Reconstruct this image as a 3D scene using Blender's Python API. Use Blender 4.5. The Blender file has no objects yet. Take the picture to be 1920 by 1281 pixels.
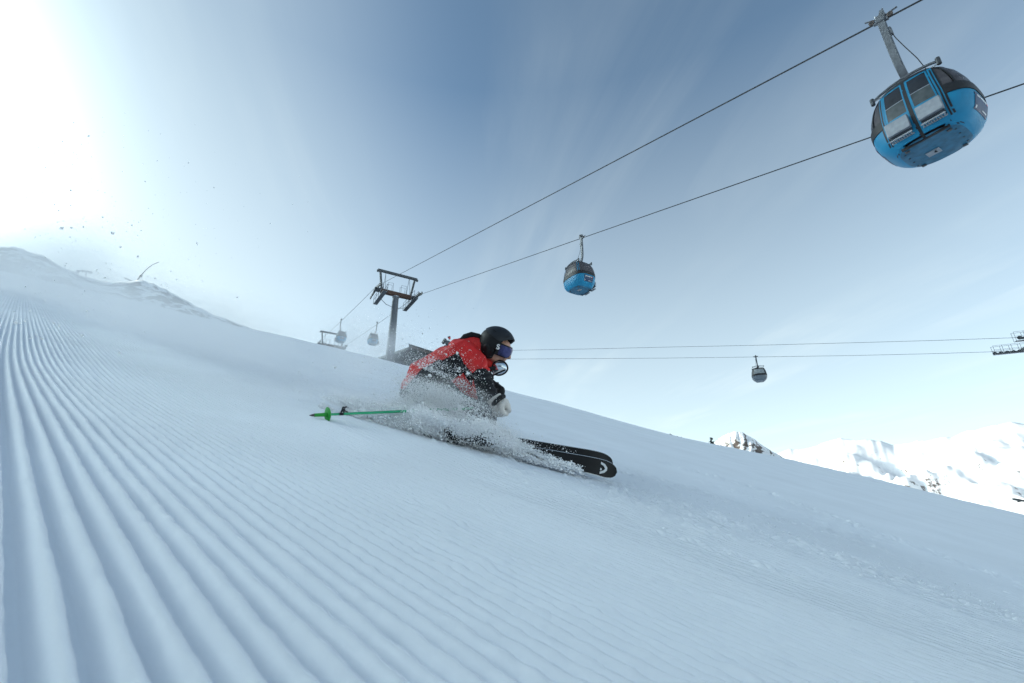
import bpy, bmesh, math, random
import numpy as np
from mathutils import Vector, Matrix
random.seed(7); rng = np.random.default_rng(7)
SC = bpy.context.scene
COL = SC.collection

# ------------------------------------------------------------------ survey of the place
F = 900.0; CX = 960.0; CY = 640.5
def _n(v): return v / np.linalg.norm(v)
def ray(x, y): return np.array([(x - CX) / F, -(y - CY) / F, 1.0])
ZEN = _n(ray(963, -1700))
YF = _n(np.array([0, 0, 1.0]) - ZEN[2] * ZEN)
XR = np.cross(YF, ZEN)
if XR[0] < 0: XR = -XR
B = np.array([XR, YF, ZEN])                       # surveyed axes -> world axes
def W(x, y, z): return Vector(B @ (ray(x, y) * z))
def D(v): return Vector(B @ np.array(v, float))
def dirW(x, y): return Vector(B @ _n(ray(x, y)))
GD = _n(ray(-5, 603))                             # direction of the grooves
NN = _n(np.cross(ray(1920, 603 + .26 * 1925), GD)); NN = NN if NN[1] > 0 else -NN
CD = np.cross(GD, NN); CD = CD if CD[0] > 0 else -CD
gW, nW, cW = D(GD), D(NN), D(CD)
HCAM = .153
_a, _b = ray(500, 615), ray(1920, 953)
N2 = _n(np.cross(_b, _a)); N2 = N2 if N2[1] > 0 else -N2
AL = -(CD @ N2) / (NN @ N2); BE = -(GD @ N2) / (NN @ N2)
_p = ray(1130, 903) * 2.6
GA = (-.03) - AL * (_p @ CD) - BE * (_p @ GD)

# ------------------------------------------------------------------ camera
cam = bpy.data.cameras.new('camera'); co = bpy.data.objects.new('camera', cam); COL.objects.link(co)
cam.sensor_width = 36; cam.lens = 36 * F / 1920; cam.clip_start = .02; cam.clip_end = 30000
r_, u_, b_ = D((1, 0, 0)), D((0, 1, 0)), D((0, 0, -1))
co.matrix_world = Matrix(((r_.x, u_.x, b_.x, 0), (r_.y, u_.y, b_.y, 0), (r_.z, u_.z, b_.z, 0), (0, 0, 0, 1)))
cam.dof.use_dof = True; cam.dof.focus_distance = 3.4; cam.dof.aperture_fstop = 9
SC.camera = co
SC.render.engine = 'CYCLES'
SC.cycles.use_denoising = True
SC.cycles.volume_bounces = 28
SC.cycles.transparent_max_bounces = 16
SC.cycles.max_bounces = 36
SC.cycles.diffuse_bounces = 24; SC.cycles.transmission_bounces = 12
SC.view_settings.view_transform = 'Standard'; SC.view_settings.look = 'None'
SC.view_settings.gamma = 1; SC.view_settings.use_curve_mapping = False
SC.view_settings.exposure = 1.2

# ------------------------------------------------------------------ sky and sun
AUR = 100.0      # glare of thin cirrus round the hidden sun
SUN_AZ, SUN_EL = math.radians(-79), math.radians(17)
world = bpy.data.worlds.new('World'); SC.world = world; world.use_nodes = True
nt = world.node_tree; nt.nodes.clear()
def N(t, typ, **kw):
    n = t.nodes.new(typ)
    for k, v in kw.items():
        if k.startswith('i_'): n.inputs[int(k[2:])].default_value = v
        else: setattr(n, k, v)
    return n
def L(t, a, b): t.links.new(a, b)
out = N(nt, 'ShaderNodeOutputWorld'); bg = N(nt, 'ShaderNodeBackground'); bg.inputs[1].default_value = .10
sky = N(nt, 'ShaderNodeTexSky', sky_type='NISHITA', sun_disc=False, sun_elevation=SUN_EL, sun_rotation=SUN_AZ,
        altitude=2200, air_density=1.0, dust_density=.35, ozone_density=1.0)
tc = N(nt, 'ShaderNodeTexCoord')
sep = N(nt, 'ShaderNodeSeparateXYZ'); L(nt, tc.outputs['Generated'], sep.inputs[0])
zc = N(nt, 'ShaderNodeMath', operation='MAXIMUM', i_1=0.03); L(nt, sep.outputs[2], zc.inputs[0])
dx = N(nt, 'ShaderNodeMath', operation='DIVIDE'); L(nt, sep.outputs[0], dx.inputs[0]); L(nt, zc.outputs[0], dx.inputs[1])
dy = N(nt, 'ShaderNodeMath', operation='DIVIDE'); L(nt, sep.outputs[1], dy.inputs[0]); L(nt, zc.outputs[0], dy.inputs[1])
cmb = N(nt, 'ShaderNodeCombineXYZ'); L(nt, dx.outputs[0], cmb.inputs[0]); L(nt, dy.outputs[0], cmb.inputs[1])
_q1, _q2 = dirW(615, 500), dirW(455, 60)
_s = Vector((_q1.x / _q1.z - _q2.x / _q2.z, _q1.y / _q1.z - _q2.y / _q2.z)); _ang = math.atan2(_s.y, _s.x)
mp = N(nt, 'ShaderNodeMapping'); mp.vector_type = 'TEXTURE'; mp.inputs['Rotation'].default_value = (0, 0, _ang)
mp.inputs['Scale'].default_value = (2.2, .45, 1); L(nt, cmb.outputs[0], mp.inputs[0])
nz = N(nt, 'ShaderNodeTexNoise'); nz.inputs['Scale'].default_value = 1.0; nz.inputs['Detail'].default_value = 7
nz.inputs['Roughness'].default_value = .55; nz.inputs['Distortion'].default_value = .5; L(nt, mp.outputs[0], nz.inputs['Vector'])
cr = N(nt, 'ShaderNodeMapRange'); cr.inputs[1].default_value = .47; cr.inputs[2].default_value = .8
cr.inputs[3].default_value = 0; cr.inputs[4].default_value = .13; L(nt, nz.outputs[0], cr.inputs[0])
# milky veil of high cirrus, thicker towards the horizon and towards the sun
sunv = Vector((math.sin(SUN_AZ) * math.cos(SUN_EL), math.cos(SUN_AZ) * math.cos(SUN_EL), math.sin(SUN_EL)))
dot = N(nt, 'ShaderNodeVectorMath', operation='DOT_PRODUCT'); L(nt, tc.outputs['Generated'], dot.inputs[0]); dot.inputs[1].default_value = sunv
dm = N(nt, 'ShaderNodeMapRange'); dm.inputs[1].default_value = .40; dm.inputs[2].default_value = .93; dm.inputs[3].default_value = 0; dm.inputs[4].default_value = 1
dm.interpolation_type = 'SMOOTHSTEP'; L(nt, dot.outputs['Value'], dm.inputs[0])
hz = N(nt, 'ShaderNodeMapRange'); hz.inputs[1].default_value = .75; hz.inputs[2].default_value = .0; hz.inputs[3].default_value = .02; hz.inputs[4].default_value = .62
L(nt, sep.outputs[2], hz.inputs[0])
m1 = N(nt, 'ShaderNodeMath', operation='MULTIPLY_ADD', i_1=.36); L(nt, dm.outputs[0], m1.inputs[0]); L(nt, hz.outputs[0], m1.inputs[2])
nz2 = N(nt, 'ShaderNodeTexNoise'); nz2.inputs['Scale'].default_value = .9; nz2.inputs['Detail'].default_value = 3; L(nt, cmb.outputs[0], nz2.inputs['Vector'])
pm = N(nt, 'ShaderNodeMapRange'); pm.inputs[1].default_value = .42; pm.inputs[2].default_value = .62; pm.inputs[3].default_value = .15; pm.inputs[4].default_value = 1.4; L(nt, nz2.outputs[0], pm.inputs[0])
pw_ = N(nt, 'ShaderNodeMath', operation='MULTIPLY'); L(nt, cr.outputs[0], pw_.inputs[0]); L(nt, pm.outputs[0], pw_.inputs[1])
m2 = N(nt, 'ShaderNodeMath', operation='ADD', use_clamp=True); L(nt, m1.outputs[0], m2.inputs[0]); L(nt, pw_.outputs[0], m2.inputs[1])
veil = N(nt, 'ShaderNodeMixRGB'); veil.inputs[1].default_value = (5.1, 5.1, 5.3, 1); veil.inputs[2].default_value = (4.9, 5.0, 5.15, 1)
L(nt, dm.outputs[0], veil.inputs[0])
mx = N(nt, 'ShaderNodeMixRGB'); L(nt, m2.outputs[0], mx.inputs[0]); L(nt, sky.outputs[0], mx.inputs[1]); L(nt, veil.outputs[0], mx.inputs[2])
au = N(nt, 'ShaderNodeMath', operation='MAXIMUM', i_1=0.0); L(nt, dot.outputs['Value'], au.inputs[0])
aup = N(nt, 'ShaderNodeMath', operation='POWER', i_1=26.0); L(nt, au.outputs[0], aup.inputs[0])
au2 = N(nt, 'ShaderNodeVectorMath', operation='SCALE'); au2.inputs[0].default_value = (AUR * .84, AUR * .93, AUR); L(nt, aup.outputs[0], au2.inputs['Scale'])
au3 = N(nt, 'ShaderNodeVectorMath', operation='ADD'); L(nt, mx.outputs[0], au3.inputs[0]); L(nt, au2.outputs[0], au3.inputs[1])
tint = N(nt, 'ShaderNodeVectorMath', operation='MULTIPLY'); tint.inputs[1].default_value = (.97, 1.07, .985); L(nt, au3.outputs[0], tint.inputs[0]); L(nt, tint.outputs[0], bg.inputs[0]); L(nt, bg.outputs[0], out.inputs[0])
sl = bpy.data.lights.new('sun', 'SUN'); sl.energy = 2.1; sl.angle = math.radians(.6); sl.color = (1, .83, .62)
so = bpy.data.objects.new('sun', sl); COL.objects.link(so)
so.rotation_euler = (-sunv).to_track_quat('-Z', 'Y').to_euler()

# ------------------------------------------------------------------ helpers
MATS = {}
def mat(name, col, rough=.5, metal=0, var=.12, vscale=20, bump=0, bscale=200, spec=None, coat=0):
    if name in MATS: return MATS[name]
    m = bpy.data.materials.new(name); m.use_nodes = True; t = m.node_tree
    bs = t.nodes['Principled BSDF']; bs.inputs['Roughness'].default_value = rough; bs.inputs['Metallic'].default_value = metal
    if coat: bs.inputs['Coat Weight'].default_value = coat
    c = N(t, 'ShaderNodeTexCoord')
    n1 = N(t, 'ShaderNodeTexNoise'); n1.inputs['Scale'].default_value = vscale; n1.inputs['Detail'].default_value = 5; L(t, c.outputs['Object'], n1.inputs['Vector'])
    mr = N(t, 'ShaderNodeMapRange'); mr.inputs[1].default_value = .3; mr.inputs[2].default_value = .7; mr.inputs[3].default_value = 1 - var; mr.inputs[4].default_value = 1 + var
    L(t, n1.outputs[0], mr.inputs[0])
    mu = N(t, 'ShaderNodeVectorMath', operation='SCALE'); mu.inputs[0].default_value = col[:3]; L(t, mr.outputs[0], mu.inputs['Scale'])
    L(t, mu.outputs[0], bs.inputs['Base Color'])
    if bump:
        n2 = N(t, 'ShaderNodeTexNoise'); n2.inputs['Scale'].default_value = bscale; n2.inputs['Detail'].default_value = 4; L(t, c.outputs['Object'], n2.inputs['Vector'])
        bp = N(t, 'ShaderNodeBump'); bp.inputs['Strength'].default_value = bump; bp.inputs['Distance'].default_value = .01
        L(t, n2.outputs[0], bp.inputs['Height']); L(t, bp.outputs[0], bs.inputs['Normal'])
    MATS[name] = m; return m
def glass(name, tint, alpha, rough=.08):
    if name in MATS: return MATS[name]
    m = bpy.data.materials.new(name); m.use_nodes = True; t = m.node_tree; t.nodes.clear()
    o = N(t, 'ShaderNodeOutputMaterial'); tr = N(t, 'ShaderNodeBsdfTransparent'); tr.inputs[0].default_value = (*tint, 1)
    pb = N(t, 'ShaderNodeBsdfPrincipled'); pb.inputs['Base Color'].default_value = (*[x * .6 for x in tint], 1); pb.inputs['Roughness'].default_value = rough
    c = N(t, 'ShaderNodeTexCoord'); n1 = N(t, 'ShaderNodeTexNoise'); n1.inputs['Scale'].default_value = 6; n1.inputs['Detail'].default_value = 6; L(t, c.outputs['Object'], n1.inputs['Vector'])
    mr = N(t, 'ShaderNodeMapRange'); mr.inputs[1].default_value = .3; mr.inputs[2].default_value = .7; mr.inputs[3].default_value = alpha - .12; mr.inputs[4].default_value = min(1, alpha + .12)
    L(t, n1.outputs[0], mr.inputs[0])
    mx = N(t, 'ShaderNodeMixShader'); L(t, mr.outputs[0], mx.inputs[0]); L(t, tr.outputs[0], mx.inputs[1]); L(t, pb.outputs[0], mx.inputs[2]); L(t, mx.outputs[0], o.inputs[0])
    MATS[name] = m; return m

class MB:
    def __init__(s): s.v = []; s.f = []
    def add(s, vs, fs):
        k = len(s.v); s.v += [tuple(x) for x in vs]; s.f += [tuple(i + k for i in q) for q in fs]; return s
    def box(s, c, h, ax=None):
        c = Vector(c); X, Y, Z = ax if ax else (Vector((1, 0, 0)), Vector((0, 1, 0)), Vector((0, 0, 1)))
        vs = [c + X * (h[0] * i) + Y * (h[1] * j) + Z * (h[2] * k) for i in (-1, 1) for j in (-1, 1) for k in (-1, 1)]
        return s.add(vs, [(0, 1, 3, 2), (4, 6, 7, 5), (0, 4, 5, 1), (2, 3, 7, 6), (0, 2, 6, 4), (1, 5, 7, 3)])
    def beam(s, a, b, w, h, up=Vector((0, 0, 1))):
        a, b = Vector(a), Vector(b); d = (b - a); l = d.length; d.normalize()
        sd = d.cross(up)
        if sd.length < 1e-3: sd = d.cross(Vector((1, 0, 0)))
        sd.normalize(); u2 = sd.cross(d)
        return s.box((a + b) / 2, (l / 2, w / 2, h / 2), (d, sd, u2))
    def tube(s, pts, r, n=8, caps=True):
        pts = [Vector(p) for p in pts]; m = len(pts); rs = r if isinstance(r, (list, tuple)) else [r] * m
        k0 = len(s.v); ref = None
        for i, p in enumerate(pts):
            d = (pts[min(i + 1, m - 1)] - pts[max(i - 1, 0)]).normalized()
            if ref is None: ref = d.orthogonal().normalized()
            ref = (ref - d * ref.dot(d)).normalized(); b2 = d.cross(ref)
            for j in range(n):
                a = 2 * math.pi * j / n; s.v.append(tuple(p + (ref * math.cos(a) + b2 * math.sin(a)) * rs[i]))
        for i in range(m - 1):
            for j in range(n):
                a = k0 + i * n + j; b = k0 + i * n + (j + 1) % n; s.f.append((a, b, b + n, a + n))
        if caps:
            s.f.append(tuple(k0 + j for j in range(n))[::-1]); s.f.append(tuple(k0 + (m - 1) * n + j for j in range(n)))
        return s
    def prism(s, poly, axO, axX, axY, axN, t):
        n = len(poly); vs = []
        for z in (0, t): vs += [axO + axX * p[0] + axY * p[1] + axN * z for p in poly]
        return s.add(vs, [tuple(range(n))[::-1], tuple(range(n, 2 * n))] + [(i, (i + 1) % n, n + (i + 1) % n, n + i) for i in range(n)])
    def grid(s, P, closed=False):
        r, c = len(P), len(P[0]); vs = [p for row in P for p in row]; fs = []
        for i in range(r - 1):
            for j in range(c if closed else c - 1):
                j2 = (j + 1) % c; fs.append((i * c + j, i * c + j2, (i + 1) * c + j2, (i + 1) * c + j))
        return s.add(vs, fs)
    def shell(s, Pin, Pout):
        r, c = len(Pin), len(Pin[0]); k = len(s.v); s.grid(Pout); k2 = len(s.v); s.grid([row[::-1] for row in Pin])
        o = lambda i, j: k + i * c + j
        q = lambda i, j: k2 + i * c + (c - 1 - j)
        for j in range(c - 1): s.f.append((o(0, j + 1), o(0, j), q(0, j), q(0, j + 1))); s.f.append((o(r - 1, j), o(r - 1, j + 1), q(r - 1, j + 1), q(r - 1, j)))
        for i in range(r - 1): s.f.append((o(i, 0), o(i + 1, 0), q(i + 1, 0), q(i, 0))); s.f.append((o(i + 1, c - 1), o(i, c - 1), q(i, c - 1), q(i + 1, c - 1)))
        return s
    def mesh(s, name, m, smooth=30):
        me = bpy.data.meshes.new(name); me.from_pydata(s.v, [], s.f); me.validate()
        bm = bmesh.new(); bm.from_mesh(me); bmesh.ops.recalc_face_normals(bm, faces=bm.faces); bm.to_mesh(me); bm.free()
        if m: me.materials.append(m)
        if smooth:
            me.shade_smooth(); me.set_sharp_from_angle(angle=math.radians(smooth))
        return me
    def obj(s, name, m, parent=None, smooth=30, bevel=0):
        o = bpy.data.objects.new(name, s.mesh(name, m, smooth)); COL.objects.link(o)
        if parent: o.parent = parent
        if bevel:
            b = o.modifiers.new('b', 'BEVEL'); b.width = bevel; b.segments = 2; b.limit_method = 'ANGLE'
        return o
def link(name, me, parent=None):
    o = bpy.data.objects.new(name, me); COL.objects.link(o)
    if parent: o.parent = parent
    return o
def tag(o, label=None, cat=None, group=None, kind=None):
    if label: o['label'] = label
    if cat: o['category'] = cat
    if group: o['group'] = group
    if kind: o['kind'] = kind
    return o
def empty(name, loc=(0, 0, 0)):
    o = bpy.data.objects.new(name, None); o.location = loc; o.empty_display_size = .1; COL.objects.link(o); return o
def copy_tree(o, parent=None):
    c = o.copy(); COL.objects.link(c)
    if parent: c.parent = parent
    for ch in o.children: copy_tree(ch, c)
    return c

# lattice value noise
def _hash(ix, iy, s):
    h = (ix.astype(np.int64) * 374761393 + iy.astype(np.int64) * 668265263 + s * 974711) & 0xffffffff
    h = ((h ^ (h >> 13)) * 1274126177) & 0xffffffff
    return ((h ^ (h >> 16)) & 0xffff) / 65535.0
def vn(x, y, s=0):
    x, y = np.broadcast_arrays(np.asarray(x, float), np.asarray(y, float))
    ix, iy = np.floor(x), np.floor(y); fx, fy = x - ix, y - iy
    fx = fx * fx * (3 - 2 * fx); fy = fy * fy * (3 - 2 * fy)
    a, b, c, d = _hash(ix, iy, s), _hash(ix + 1, iy, s), _hash(ix, iy + 1, s), _hash(ix + 1, iy + 1, s)
    return (a + (b - a) * fx) * (1 - fy) + (c + (d - c) * fx) * fy - .5
def fbm(x, y, o=4, s=0, g=.5):
    r = 0; a = 1
    for i in range(o): r = r + a * vn(x * 2 ** i, y * 2 ** i, s + i * 17); a *= g
    return r

# ------------------------------------------------------------------ the groomed slope
PS0 = math.atan2(ray(1250, 814) @ CD, ray(1250, 814) @ GD)
def T0(u, v):
    p2 = AL * u + BE * v + GA; w = .04
    t = w * np.logaddexp(-HCAM / w, p2 / w)
    r = np.hypot(u, v)
    r0 = 48 - 31 * np.exp(-((np.arctan2(u, v) - PS0) / .30) ** 2)
    return t - .0014 * np.maximum(0, r - r0) ** 2
def ground_hit(x, y):
    q = ray(x, y); t = .1
    while t < 300:
        p = q * t
        if p @ NN < T0(p @ CD, p @ GD): break
        t *= 1.003
    return (p @ CD, p @ GD, t)
def UV(u, v, n=0): return cW * float(u) + gW * float(v) + nW * float(n)
def ground_pt(x, y, lift=0):
    u, v, t = ground_hit(x, y); return UV(u, v, float(T0(u, v)) + lift)
track = np.array([ground_hit(x, y)[:2] for x, y in ((1135, 903), (1300, 958), (1500, 1028), (1700, 1098), (1918, 1174))])
track = np.vstack([track, track[-1] + (track[-1] - track[-2]) * 2])
track2 = np.array([ground_hit(x, y)[:2] for x, y in ((1240, 868), (1400, 910), (1650, 1000), (1918, 1098))])
def dist_poly(u, v, pts):
    best = np.full(u.shape, 1e9)
    for (a, b), (c, d) in zip(pts[:-1], pts[1:]):
        ux, vy = c - a, d - b; ll = ux * ux + vy * vy
        t = np.clip(((u - a) * ux + (v - b) * vy) / ll, 0, 1)
        best = np.minimum(best, np.hypot(u - a - t * ux, v - b - t * vy))
    return best
PITCH = .025
def seq(segs):
    x = [segs[0][0]]
    for a, b, d in segs:
        while x[-1] < b - 1e-9: x.append(x[-1] + d)
    return x
us = [-70, -50, -36, -26, -18, -12, -8, -5.5, -4, -3, -2.2, -1.6, -1.1, -.75, -.5, -.35, -.25, -.18, -.13]
x = -.1
while x < 1.2: us.append(x); x += PITCH / 13
while x < 2.2: us.append(x); x += PITCH / 7.5
while x < 3.6: us.append(x); x += PITCH / 5
st = PITCH / 3
while x < 6: us.append(x); x += st
while x < 420: us.append(x); st *= 1.05; x += st
vs = [-60, -40, -28, -19, -13, -9, -6.3, -4.5, -3.2, -2.4, -1.9, -1.5, -1.2]
x = -1.0
while x < 420:
    vs.append(x); x += (.02 if x < -.5 else .0055 if x < .7 else .0055 + .0075 * (x - .7) if x < 6 else .046 + .035 * (x - 6))
us, vs = np.array(us), np.array(vs)
U, V = np.meshgrid(us, vs)
Hh = T0(U, V)
gi = np.floor(U / PITCH + .5)
wob = .0008 * vn(gi * 7.3, V * 7, 3) + .0007 * vn(gi * 3.1, V * 45, 5) + .0006 * vn(U * 150, V * 110, 6) + .0009 * fbm(U * 1.2, V * 1.6, 2, 8) 
ph = (U + wob) / PITCH * math.pi
xf = (U + wob) / PITCH; xf = xf - np.floor(xf)
def sm(a): a = np.clip(a, 0, 1); return a * a * (3 - 2 * a)
_xs = np.linspace(0, 1, 401); _pr = np.where(_xs < .08, 1.0, np.where(_xs < .30, 1 - sm((_xs - .08) / .22), np.clip((_xs - .64) / .27, 0, 1)))
_kk = np.hanning(33); _kk /= _kk.sum(); _pr = np.convolve(np.concatenate([_pr[:-1]] * 3), _kk, 'same')[400:801]; _pr = (_pr - _pr.min()) / (_pr.max() - _pr.min())
saw = np.interp(xf, _xs, _pr)
amp = .0158 * (1 + .14 * vn(gi * 5.7, V * 10, 9) + .12 * vn(gi * 1.7, V * 70, 12)) * (1 + .14 * fbm(U * 2, V * 1.4, 3, 30))
fade = 1 - np.clip((U - 2.5) / 1.5, 0, 1)
dt = dist_poly(U, V, track)
mask_deb = np.clip((U - .95 - .22 * fbm(U * 1.5, V * 1.5, 2, 61)) / .8, 0, 1)
soft = 1 - .12 * np.clip((U - .9) / 1.5, 0, 1)
edge = np.clip((V - 4.2 - 1.0 * U + .7 * fbm(U * 1.5, V * .8, 3, 71)) / 2.0, 0, 1)
fade = fade * soft * (1 - .9 * edge)
groove = amp * saw * fade * (1.12 + .5 * np.clip(U - .4, 0, .7) - .65 * np.clip((U - 1.5) / .9, 0, 1)) + .0026 * np.clip(saw - .6, 0, 1) * vn(U * 260, V * 170, 15) * fade - .0065 * fade
deb = np.maximum(0, vn(U * 42 + 5 * vn(U * 9, V * 9, 2), V * 26, 41) - .12 - .28 * (1 - mask_deb)) * .046 * mask_deb * np.clip(.15 + 1.7 * np.maximum(0, fbm(U * 2.6, V * 2.2, 3, 51)) * 1.6, 0, 1)
deb *= np.clip((6 - U) / 3, 0, 1) * np.clip((7 - V) / 3, 0, 1)
clod = np.maximum(0, vn(U * 22, V * 14, 91) - .36) * .07 * np.clip((U - .35) / .3, 0, 1) * np.clip(1.5 - U, 0, 1) * (V < 1.5)
tr = np.exp(-(dt / .055) ** 2) * (.004 + .030 * np.maximum(0, vn(U * 60, V * 60, 77) + .15)) * np.clip((1.7 - V) / .2, 0, 1)
tr -= .010 * np.exp(-((dt - .0) / .012) ** 2) * np.clip((1.7 - V) / .2, 0, 1)
dt2 = dist_poly(U, V, track2)
tr += np.exp(-(dt2 / .16) ** 2) * (.035 * np.maximum(0, fbm(U * 18, V * 18, 3, 78) + .1))
RR = np.hypot(U, V)
far = np.clip((RR - 2.5) / 5, 0, 1)
streak = far * (.03 * fbm(U * .9 - V * .10, V * .05, 4, 21) + .010 * fbm(U * 6 - V * .5, V * .15, 3, 22) + .05 * fbm(U * .15, V * .08, 3, 24)) * np.clip(RR / 12, .3, 3)
rough = (.0007 * fbm(U * 90, V * 90, 2, 33)) * np.clip((5 - RR) / 4, 0, 1)
Hh = Hh + groove + deb + clod + tr + streak + rough
Mx = np.array([tuple(cW), tuple(gW), tuple(nW)])
pos = np.stack([U, V, Hh], -1).reshape(-1, 3) @ Mx
def grid_mesh(name, pos, nr, nc, m):
    me = bpy.data.meshes.new(name); me.vertices.add(len(pos)); me.vertices.foreach_set('co', pos.astype(np.float32).ravel())
    i, j = np.meshgrid(np.arange(nr - 1), np.arange(nc - 1), indexing='ij'); a = (i * nc + j).ravel()
    q = np.stack([a, a + 1, a + nc + 1, a + nc], -1).astype(np.int32); nf = len(q)
    me.loops.add(nf * 4); me.loops.foreach_set('vertex_index', q.ravel())
    me.polygons.add(nf); me.polygons.foreach_set('loop_start', np.arange(0, nf * 4, 4, dtype=np.int32))
    me.update(calc_edges=True); me.shade_smooth(); me.materials.append(m); return me
def snow_material():
    m = bpy.data.materials.new('groomed_snow'); m.use_nodes = True; t = m.node_tree; bs = t.nodes['Principled BSDF']
    bs.inputs['Base Color'].default_value = (.86, .89, .92, 1); bs.inputs['Roughness'].default_value = .75; bs.inputs['Specular IOR Level'].default_value = .2
    c = N(t, 'ShaderNodeTexCoord'); a = N(t, 'ShaderNodeTexNoise'); a.inputs['Scale'].default_value = 260; a.inputs['Detail'].default_value = 3; L(t, c.outputs['Object'], a.inputs['Vector'])
    b = N(t, 'ShaderNodeTexNoise'); b.inputs['Scale'].default_value = 28; b.inputs['Detail'].default_value = 6; L(t, c.outputs['Object'], b.inputs['Vector'])
    ad = N(t, 'ShaderNodeMath', operation='MULTIPLY_ADD', i_1=.12); L(t, a.outputs[0], ad.inputs[0]); L(t, b.outputs[0], ad.inputs[2])
    bp = N(t, 'ShaderNodeBump'); bp.inputs['Strength'].default_value = .6; bp.inputs['Distance'].default_value = .006
    L(t, ad.outputs[0], bp.inputs['Height']); L(t, bp.outputs[0], bs.inputs['Normal'])
    n3 = N(t, 'ShaderNodeTexNoise'); n3.inputs['Scale'].default_value = 1.3; n3.inputs['Detail'].default_value = 6; L(t, c.outputs['Object'], n3.inputs['Vector'])
    rp = N(t, 'ShaderNodeMapRange'); rp.inputs[1].default_value = .3; rp.inputs[2].default_value = .7; rp.inputs[3].default_value = .95; rp.inputs[4].default_value = 1.03; L(t, n3.outputs[0], rp.inputs[0])
    sc = N(t, 'ShaderNodeVectorMath', operation='SCALE'); sc.inputs[0].default_value = (.82, .845, .88); L(t, rp.outputs[0], sc.inputs['Scale']); L(t, sc.outputs[0], bs.inputs['Base Color'])
    return m
SNOW = snow_material()
g = link('ground', grid_mesh('ground', pos, len(vs), len(us), SNOW)); tag(g, 'groomed snow slope with corduroy grooves', kind='structure')
print('ground verts', len(pos))

# ------------------------------------------------------------------ hills and far mountains
def azel(x, y):
    d = dirW(x, y); return math.atan2(d.x, d.y), math.asin(d.z)
def hill_material(name, snow, rock, thr, rs, haze=0):
    m = bpy.data.materials.new(name); m.use_nodes = True; t = m.node_tree; bs = t.nodes['Principled BSDF']; bs.inputs['Roughness'].default_value = .85
    c = N(t, 'ShaderNodeTexCoord'); g_ = N(t, 'ShaderNodeNewGeometry'); sp = N(t, 'ShaderNodeSeparateXYZ'); L(t, g_.outputs['Normal'], sp.inputs[0])
    a = N(t, 'ShaderNodeTexNoise'); a.inputs['Scale'].default_value = rs; a.inputs['Detail'].default_value = 9; a.inputs['Roughness'].default_value = .65; L(t, c.outputs['Object'], a.inputs['Vector'])
    ad = N(t, 'ShaderNodeMath', operation='MULTIPLY_ADD', i_1=1.1); L(t, a.outputs[0], ad.inputs[0]); L(t, sp.outputs[2], ad.inputs[2])
    mr = N(t, 'ShaderNodeMapRange'); mr.inputs[1].default_value = thr - .05; mr.inputs[2].default_value = thr + .05; L(t, ad.outputs[0], mr.inputs[0])
    mx = N(t, 'ShaderNodeMixRGB'); mx.inputs[1].default_value = (*rock, 1); mx.inputs[2].default_value = (*snow, 1); L(t, mr.outputs[0], mx.inputs[0]); L(t, mx.outputs[0], bs.inputs['Base Color'])
    bp = N(t, 'ShaderNodeBump'); bp.inputs['Strength'].default_value = .5; bp.inputs['Distance'].default_value = 1.5; L(t, a.outputs[0], bp.inputs['Height']); L(t, bp.outputs[0], bs.inputs['Normal'])
    return m
def polar_hill(name, sky_pts, R, Rf, elf, rough, m, naz=420, nr=70, seed=1, power=1.25, back=.5, scale=1.0, ridge=1.0):
    az = np.array([p[0] for p in sky_pts]); el = np.array([p[1] for p in sky_pts]); o = np.argsort(az); az, el = az[o], el[o]
    A = np.linspace(az[0], az[-1], naz); E = np.interp(A, az, el)
    E = E + rough / R * .12 * fbm(A * 60 * scale, A * 0, 5, seed)
    pts = []
    for k in range(nr):
        t = k / (nr - 1)
        if t < .72:
            q = t / .72; r = Rf + (R - Rf) * q; z0 = Rf * math.tan(elf); z1 = R * np.tan(E); z = z0 + (z1 - z0) * q ** power; damp = min(1, (1 - q) * 5) * min(1, q * 4)
        else:
            q = (t - .72) / .28; r = R * (1 + back * q); z = R * np.tan(E) * (1 - 1.1 * q) - .15 * R * q; damp = min(1, q * 4)
        X, Y = r * np.sin(A), r * np.cos(A)
        k2 = 14.0 / R * scale
        rd = 1 - 2 * np.abs(fbm(X * k2 * .35, Y * k2 * .35, 5, seed + 5))
        z = z + damp * rough * ((rd - .8) * 1.6 * ridge + fbm(X * k2 * 2, Y * k2 * 2, 4, seed + 9))
        pts.append(np.stack([X, Y, z], -1))
    P = np.array(pts).reshape(-1, 3)
    o = link(name, grid_mesh(name, P, nr, naz, m)); tag(o, kind='structure'); return o
near_hill = [(math.radians(-178), math.radians(20)), (math.radians(-150), math.radians(24)), (math.radians(-120), math.radians(26)), (math.radians(-90), math.radians(25)), (math.radians(-70), math.radians(24.5)), (math.radians(-58), math.radians(24))]
near_hill += [azel(x, y) for x, y in ((-120, 445), (-40, 455), (0, 463), (22, 463), (40, 466), (55, 472), (80, 478), (100, 492), (125, 503), (150, 516), (175, 523), (210, 529), (240, 528), (262, 525), (285, 531), (330, 553), (365, 572), (400, 590), (420, 595), (450, 608), (470, 616), (500, 625), (560, 650), (640, 690), (800, 760))]
HM = hill_material('snowy_ridge', (.80, .83, .86), (.12, .12, .13), 1.37, .10)
polar_hill('hill', near_hill, 330, 70, math.radians(3), 6, HM, naz=900, nr=90, seed=3, power=1.15, scale=1.3)
MM = hill_material('mountain_snow', (.82, .83, .85), (.12, .10, .095), 1.10, .03)
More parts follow.
